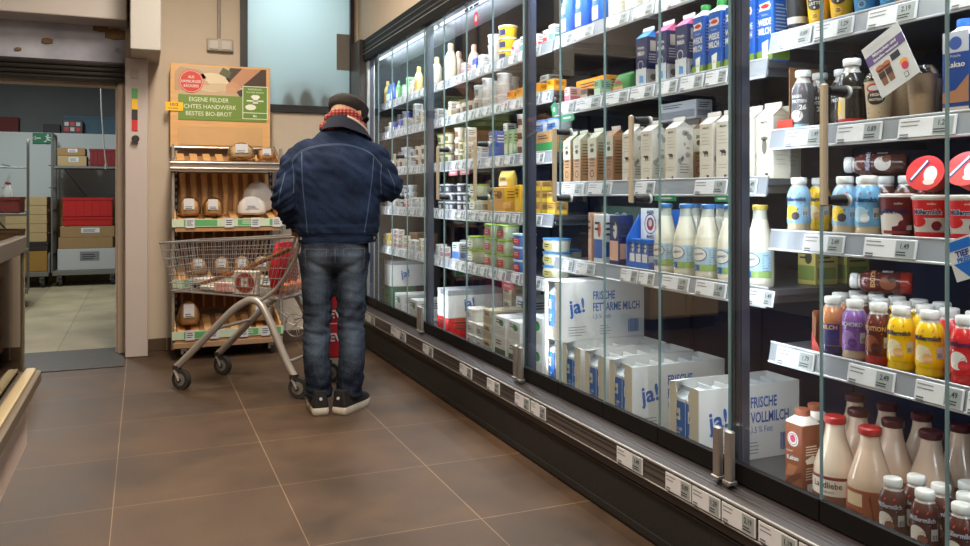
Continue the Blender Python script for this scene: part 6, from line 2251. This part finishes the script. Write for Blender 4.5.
for v in jn.vertices:
    x, y, z = v.co
    f_ = 0
    if y < .03:
        for cx in (-.09, .09):
            f_ += .55 * math.exp(-((x - cx) / .055) ** 2 - ((z - .80) / .05) ** 2)
            f_ += .30 * math.exp(-((x - cx) / .05) ** 2 - ((z - .68) / .1) ** 2)
            f_ += .34 * math.exp(-((x - cx) / .06) ** 2 - ((z - .40) / .12) ** 2)
    f_ += .25 * max(0, noise.noise(V((x * 9, y * 9, z * 55)))) * math.exp(-((z - .47) / .15) ** 2)
    f_ += .16 * max(0, noise.noise(V((x * 14, y * 14, z * 22))))
    vals.append(min(1, f_))
at.data.foreach_set('value', vals)
jn.materials.append(JEANS)
jeo = link('jeans', jn, pe)
bj = BVHTree.FromPolygons([v.co[:] for v in jn.vertices], [p.vertices[:] for p in jn.polygons])
m = MB()
for cx in (-.098, .098):
    pk = [(cx - .055, .868), (cx + .055, .868), (cx + .05, .765), (cx, .735), (cx - .05, .765), (cx - .055, .868)]
    dense = []
    for a, c in zip(pk, pk[1:]):
        dense += [(a[0] + (c[0] - a[0]) * i / 8, a[1] + (c[1] - a[1]) * i / 8) for i in range(8)]
    dense.append(pk[-1])
    ribbon(m, bj, dense, .004, THREAD2, smooth_=False, lift=.0025)
    ribbon(m, bj, [(cx - .05, .83), (cx - .02, .81), (cx, .80), (cx + .02, .81), (cx + .05, .83)], .003, THREAD2, 6)
ribbon(m, bj, [(0, .87), (.0, .80)], .004, THREAD2, 8)
for s, cx in ((-1, -.088), (1, .078)):
    ribbon(m, bj, [(cx - s * .045, .70), (cx - s * .042, .5), (cx - s * .04, .3), (cx - s * .035, .12)], .003, C(30, 38, 52), 8)
m.build('jeans_stitching', jeo)
# ---- shoes
SHB = mat('shoe_leather', (34, 32, 32), .6, var=.25, scale=60, bump=.3)
SOLE = mat('shoe_sole', (196, 186, 170), .7, var=.12, scale=40)
def shoe(x, y, rz):
    t = link('shoe', None, pe)
    t.location = (x, y, 0)
    t.rotation_euler = (0, 0, rz)
    prof = [(-.085, .032), (-.075, .041), (-.03, .043), (.03, .044), (.09, .050), (.14, .046), (.175, .034), (.192, .016)]
    def outline(k, z, dy=0):
        L_ = [(-w * k, y_ * (1 if y_ > 0 else k) + dy, z) for y_, w in prof]
        return L_ + [(w * k, y_ * (1 if y_ > 0 else k) + dy, z) for y_, w in reversed(prof)]
    q = MB().rings([outline(.96, 0), outline(1.04, .008), outline(1.06, .03), outline(1.0, .04)], SOLE)
    q.build('sole', t)
    q = MB()
    q.rings([outline(.99, .036), outline(1.0, .05)], SHB, (True, False))
    up = []
    for z, k, cut in ((.05, 1.0, .192), (.07, .93, .17), (.09, .84, .11), (.11, .76, .06), (.125, .72, .045)):
        ring = []
        for y_, w in prof:
            yy = -.085 + (y_ + .085) * (cut + .085) / (.192 + .085)
            ring.append((-w * k, yy, z))
        ring += [(-a[0], a[1], a[2]) for a in reversed(ring)]
        up.append(ring)
    q.rings(up, SHB, (False, True))
    for k in range(4):
        q.tube([(-.025, .05 + k * .022, .098 - k * .010), (0, .055 + k * .022, .106 - k * .010), (.025, .05 + k * .022, .098 - k * .010)], .003, C(90, 88, 86), 6)
    q.disc((0, -.089, .088), (0, 1, 0), .008, .006, PAPER, 10)
    q.build('upper', t)
shoe(-.085, -.02, math.radians(8))
shoe(.064, -.035, -math.radians(33))
# ================================================================== LIGHT
def area(name, loc, rot, sx, sy, power, col=(1, 1, 1), spread=180):
    l = bpy.data.lights.new(name, 'AREA')
    l.shape = 'RECTANGLE'
    l.size, l.size_y = sx, sy
    l.energy = power
    l.color = col
    l.spread = math.radians(spread)
    o = bpy.data.objects.new(name, l)
    COL.objects.link(o)
    o.location = loc
    o.rotation_euler = rot
    return o

def aim(loc, d):
    return V(d).to_track_quat('-Z', 'Y').to_euler()

WARM = (1.0, .86, .70)
COOL = (.90, .95, 1.0)
# aisle ceiling luminaires
for x, y, p in ((-.4, .3, 80), (.35, 2.4, 80), (.35, 4.6, 72)):
    area('ceiling_lamp', (x, y, 3.06), (0, 0, 0), .28, 1.2, p, WARM)
# cabinets: tube under the canopy and strips under the shelf edges
for k in range(4):
    y0, y1 = YB_[k], YB_[k + 1]
    yc, L = (y0 + y1) / 2, y1 - y0 - .1
    area('cabinet_tube_lamp', (1.705, yc, 2.19), aim(None, (.55, 0, -.83)), L, .03, 16, COOL)
    for z in SHZ[k]:
        area('shelf_strip_lamp', (1.787, yc, z - .03), aim(None, (.1, 0, -.995)), L, .014, 2.1, COOL)
    # added upright fill lights at both mullions, to brighten the goods' fronts
    for yy, s in ((y1 - .05, -1), (y0 + .05, 1)):
        area('mullion_strip_lamp', (1.672, yy, 1.24), aim(None, (1, s * .32, 0)), .02, 1.75, 2.6, COOL)
# the strips lie along Y
for o in list(COL.objects):
    if o.type == 'LIGHT' and ('tube_lamp' in o.name or 'shelf_strip' in o.name):
        d = V((.55, 0, -.83)) if 'tube' in o.name else V((.1, 0, -.995))
        z = -d.normalized()
        x = V((0, 1, 0))
        y = z.cross(x)
        o.matrix_world = Matrix.Translation(o.location) @ Matrix((x, y, z)).transposed().to_4x4()
    if o.type == 'LIGHT' and 'mullion_strip' in o.name:
        d = V((1, 0, 0)) if False else (o.rotation_euler.to_matrix() @ V((0, 0, -1)))
        z = -d.normalized()
        y = V((0, 0, 1))
        x = y.cross(z).normalized()
        o.matrix_world = Matrix.Translation(o.location) @ Matrix((x, z.cross(x), z)).transposed().to_4x4()
# storeroom and the room behind the frosted pane
area('storeroom_lamp', (-1.2, 9.6, 2.9), (0, 0, 0), .3, 2.2, 80, (.92, .98, .95))
area('back_room_lamp', (1.05, 7.05, 3.0), (0, 0, 0), .3, .3, 15, (.86, .97, 1.0))
w = bpy.data.worlds.new('world')
w.use_nodes = True
w.node_tree.nodes['Background'].inputs[0].default_value = (.5, .5, .5, 1)
w.node_tree.nodes['Background'].inputs[1].default_value = .02
SC.world = w
vs = SC.view_settings
vs.view_transform = 'Standard'
vs.look = 'None'
vs.gamma = 1
vs.use_curve_mapping = False
vs.exposure = 0
cy = SC.cycles
cy.use_denoising = True
cy.max_bounces = 8
cy.transparent_max_bounces = 24
cy.diffuse_bounces = 4
cy.glossy_bounces = 3
cy.sample_clamp_indirect = 4
cy.caustics_reflective = False
cy.caustics_refractive = False
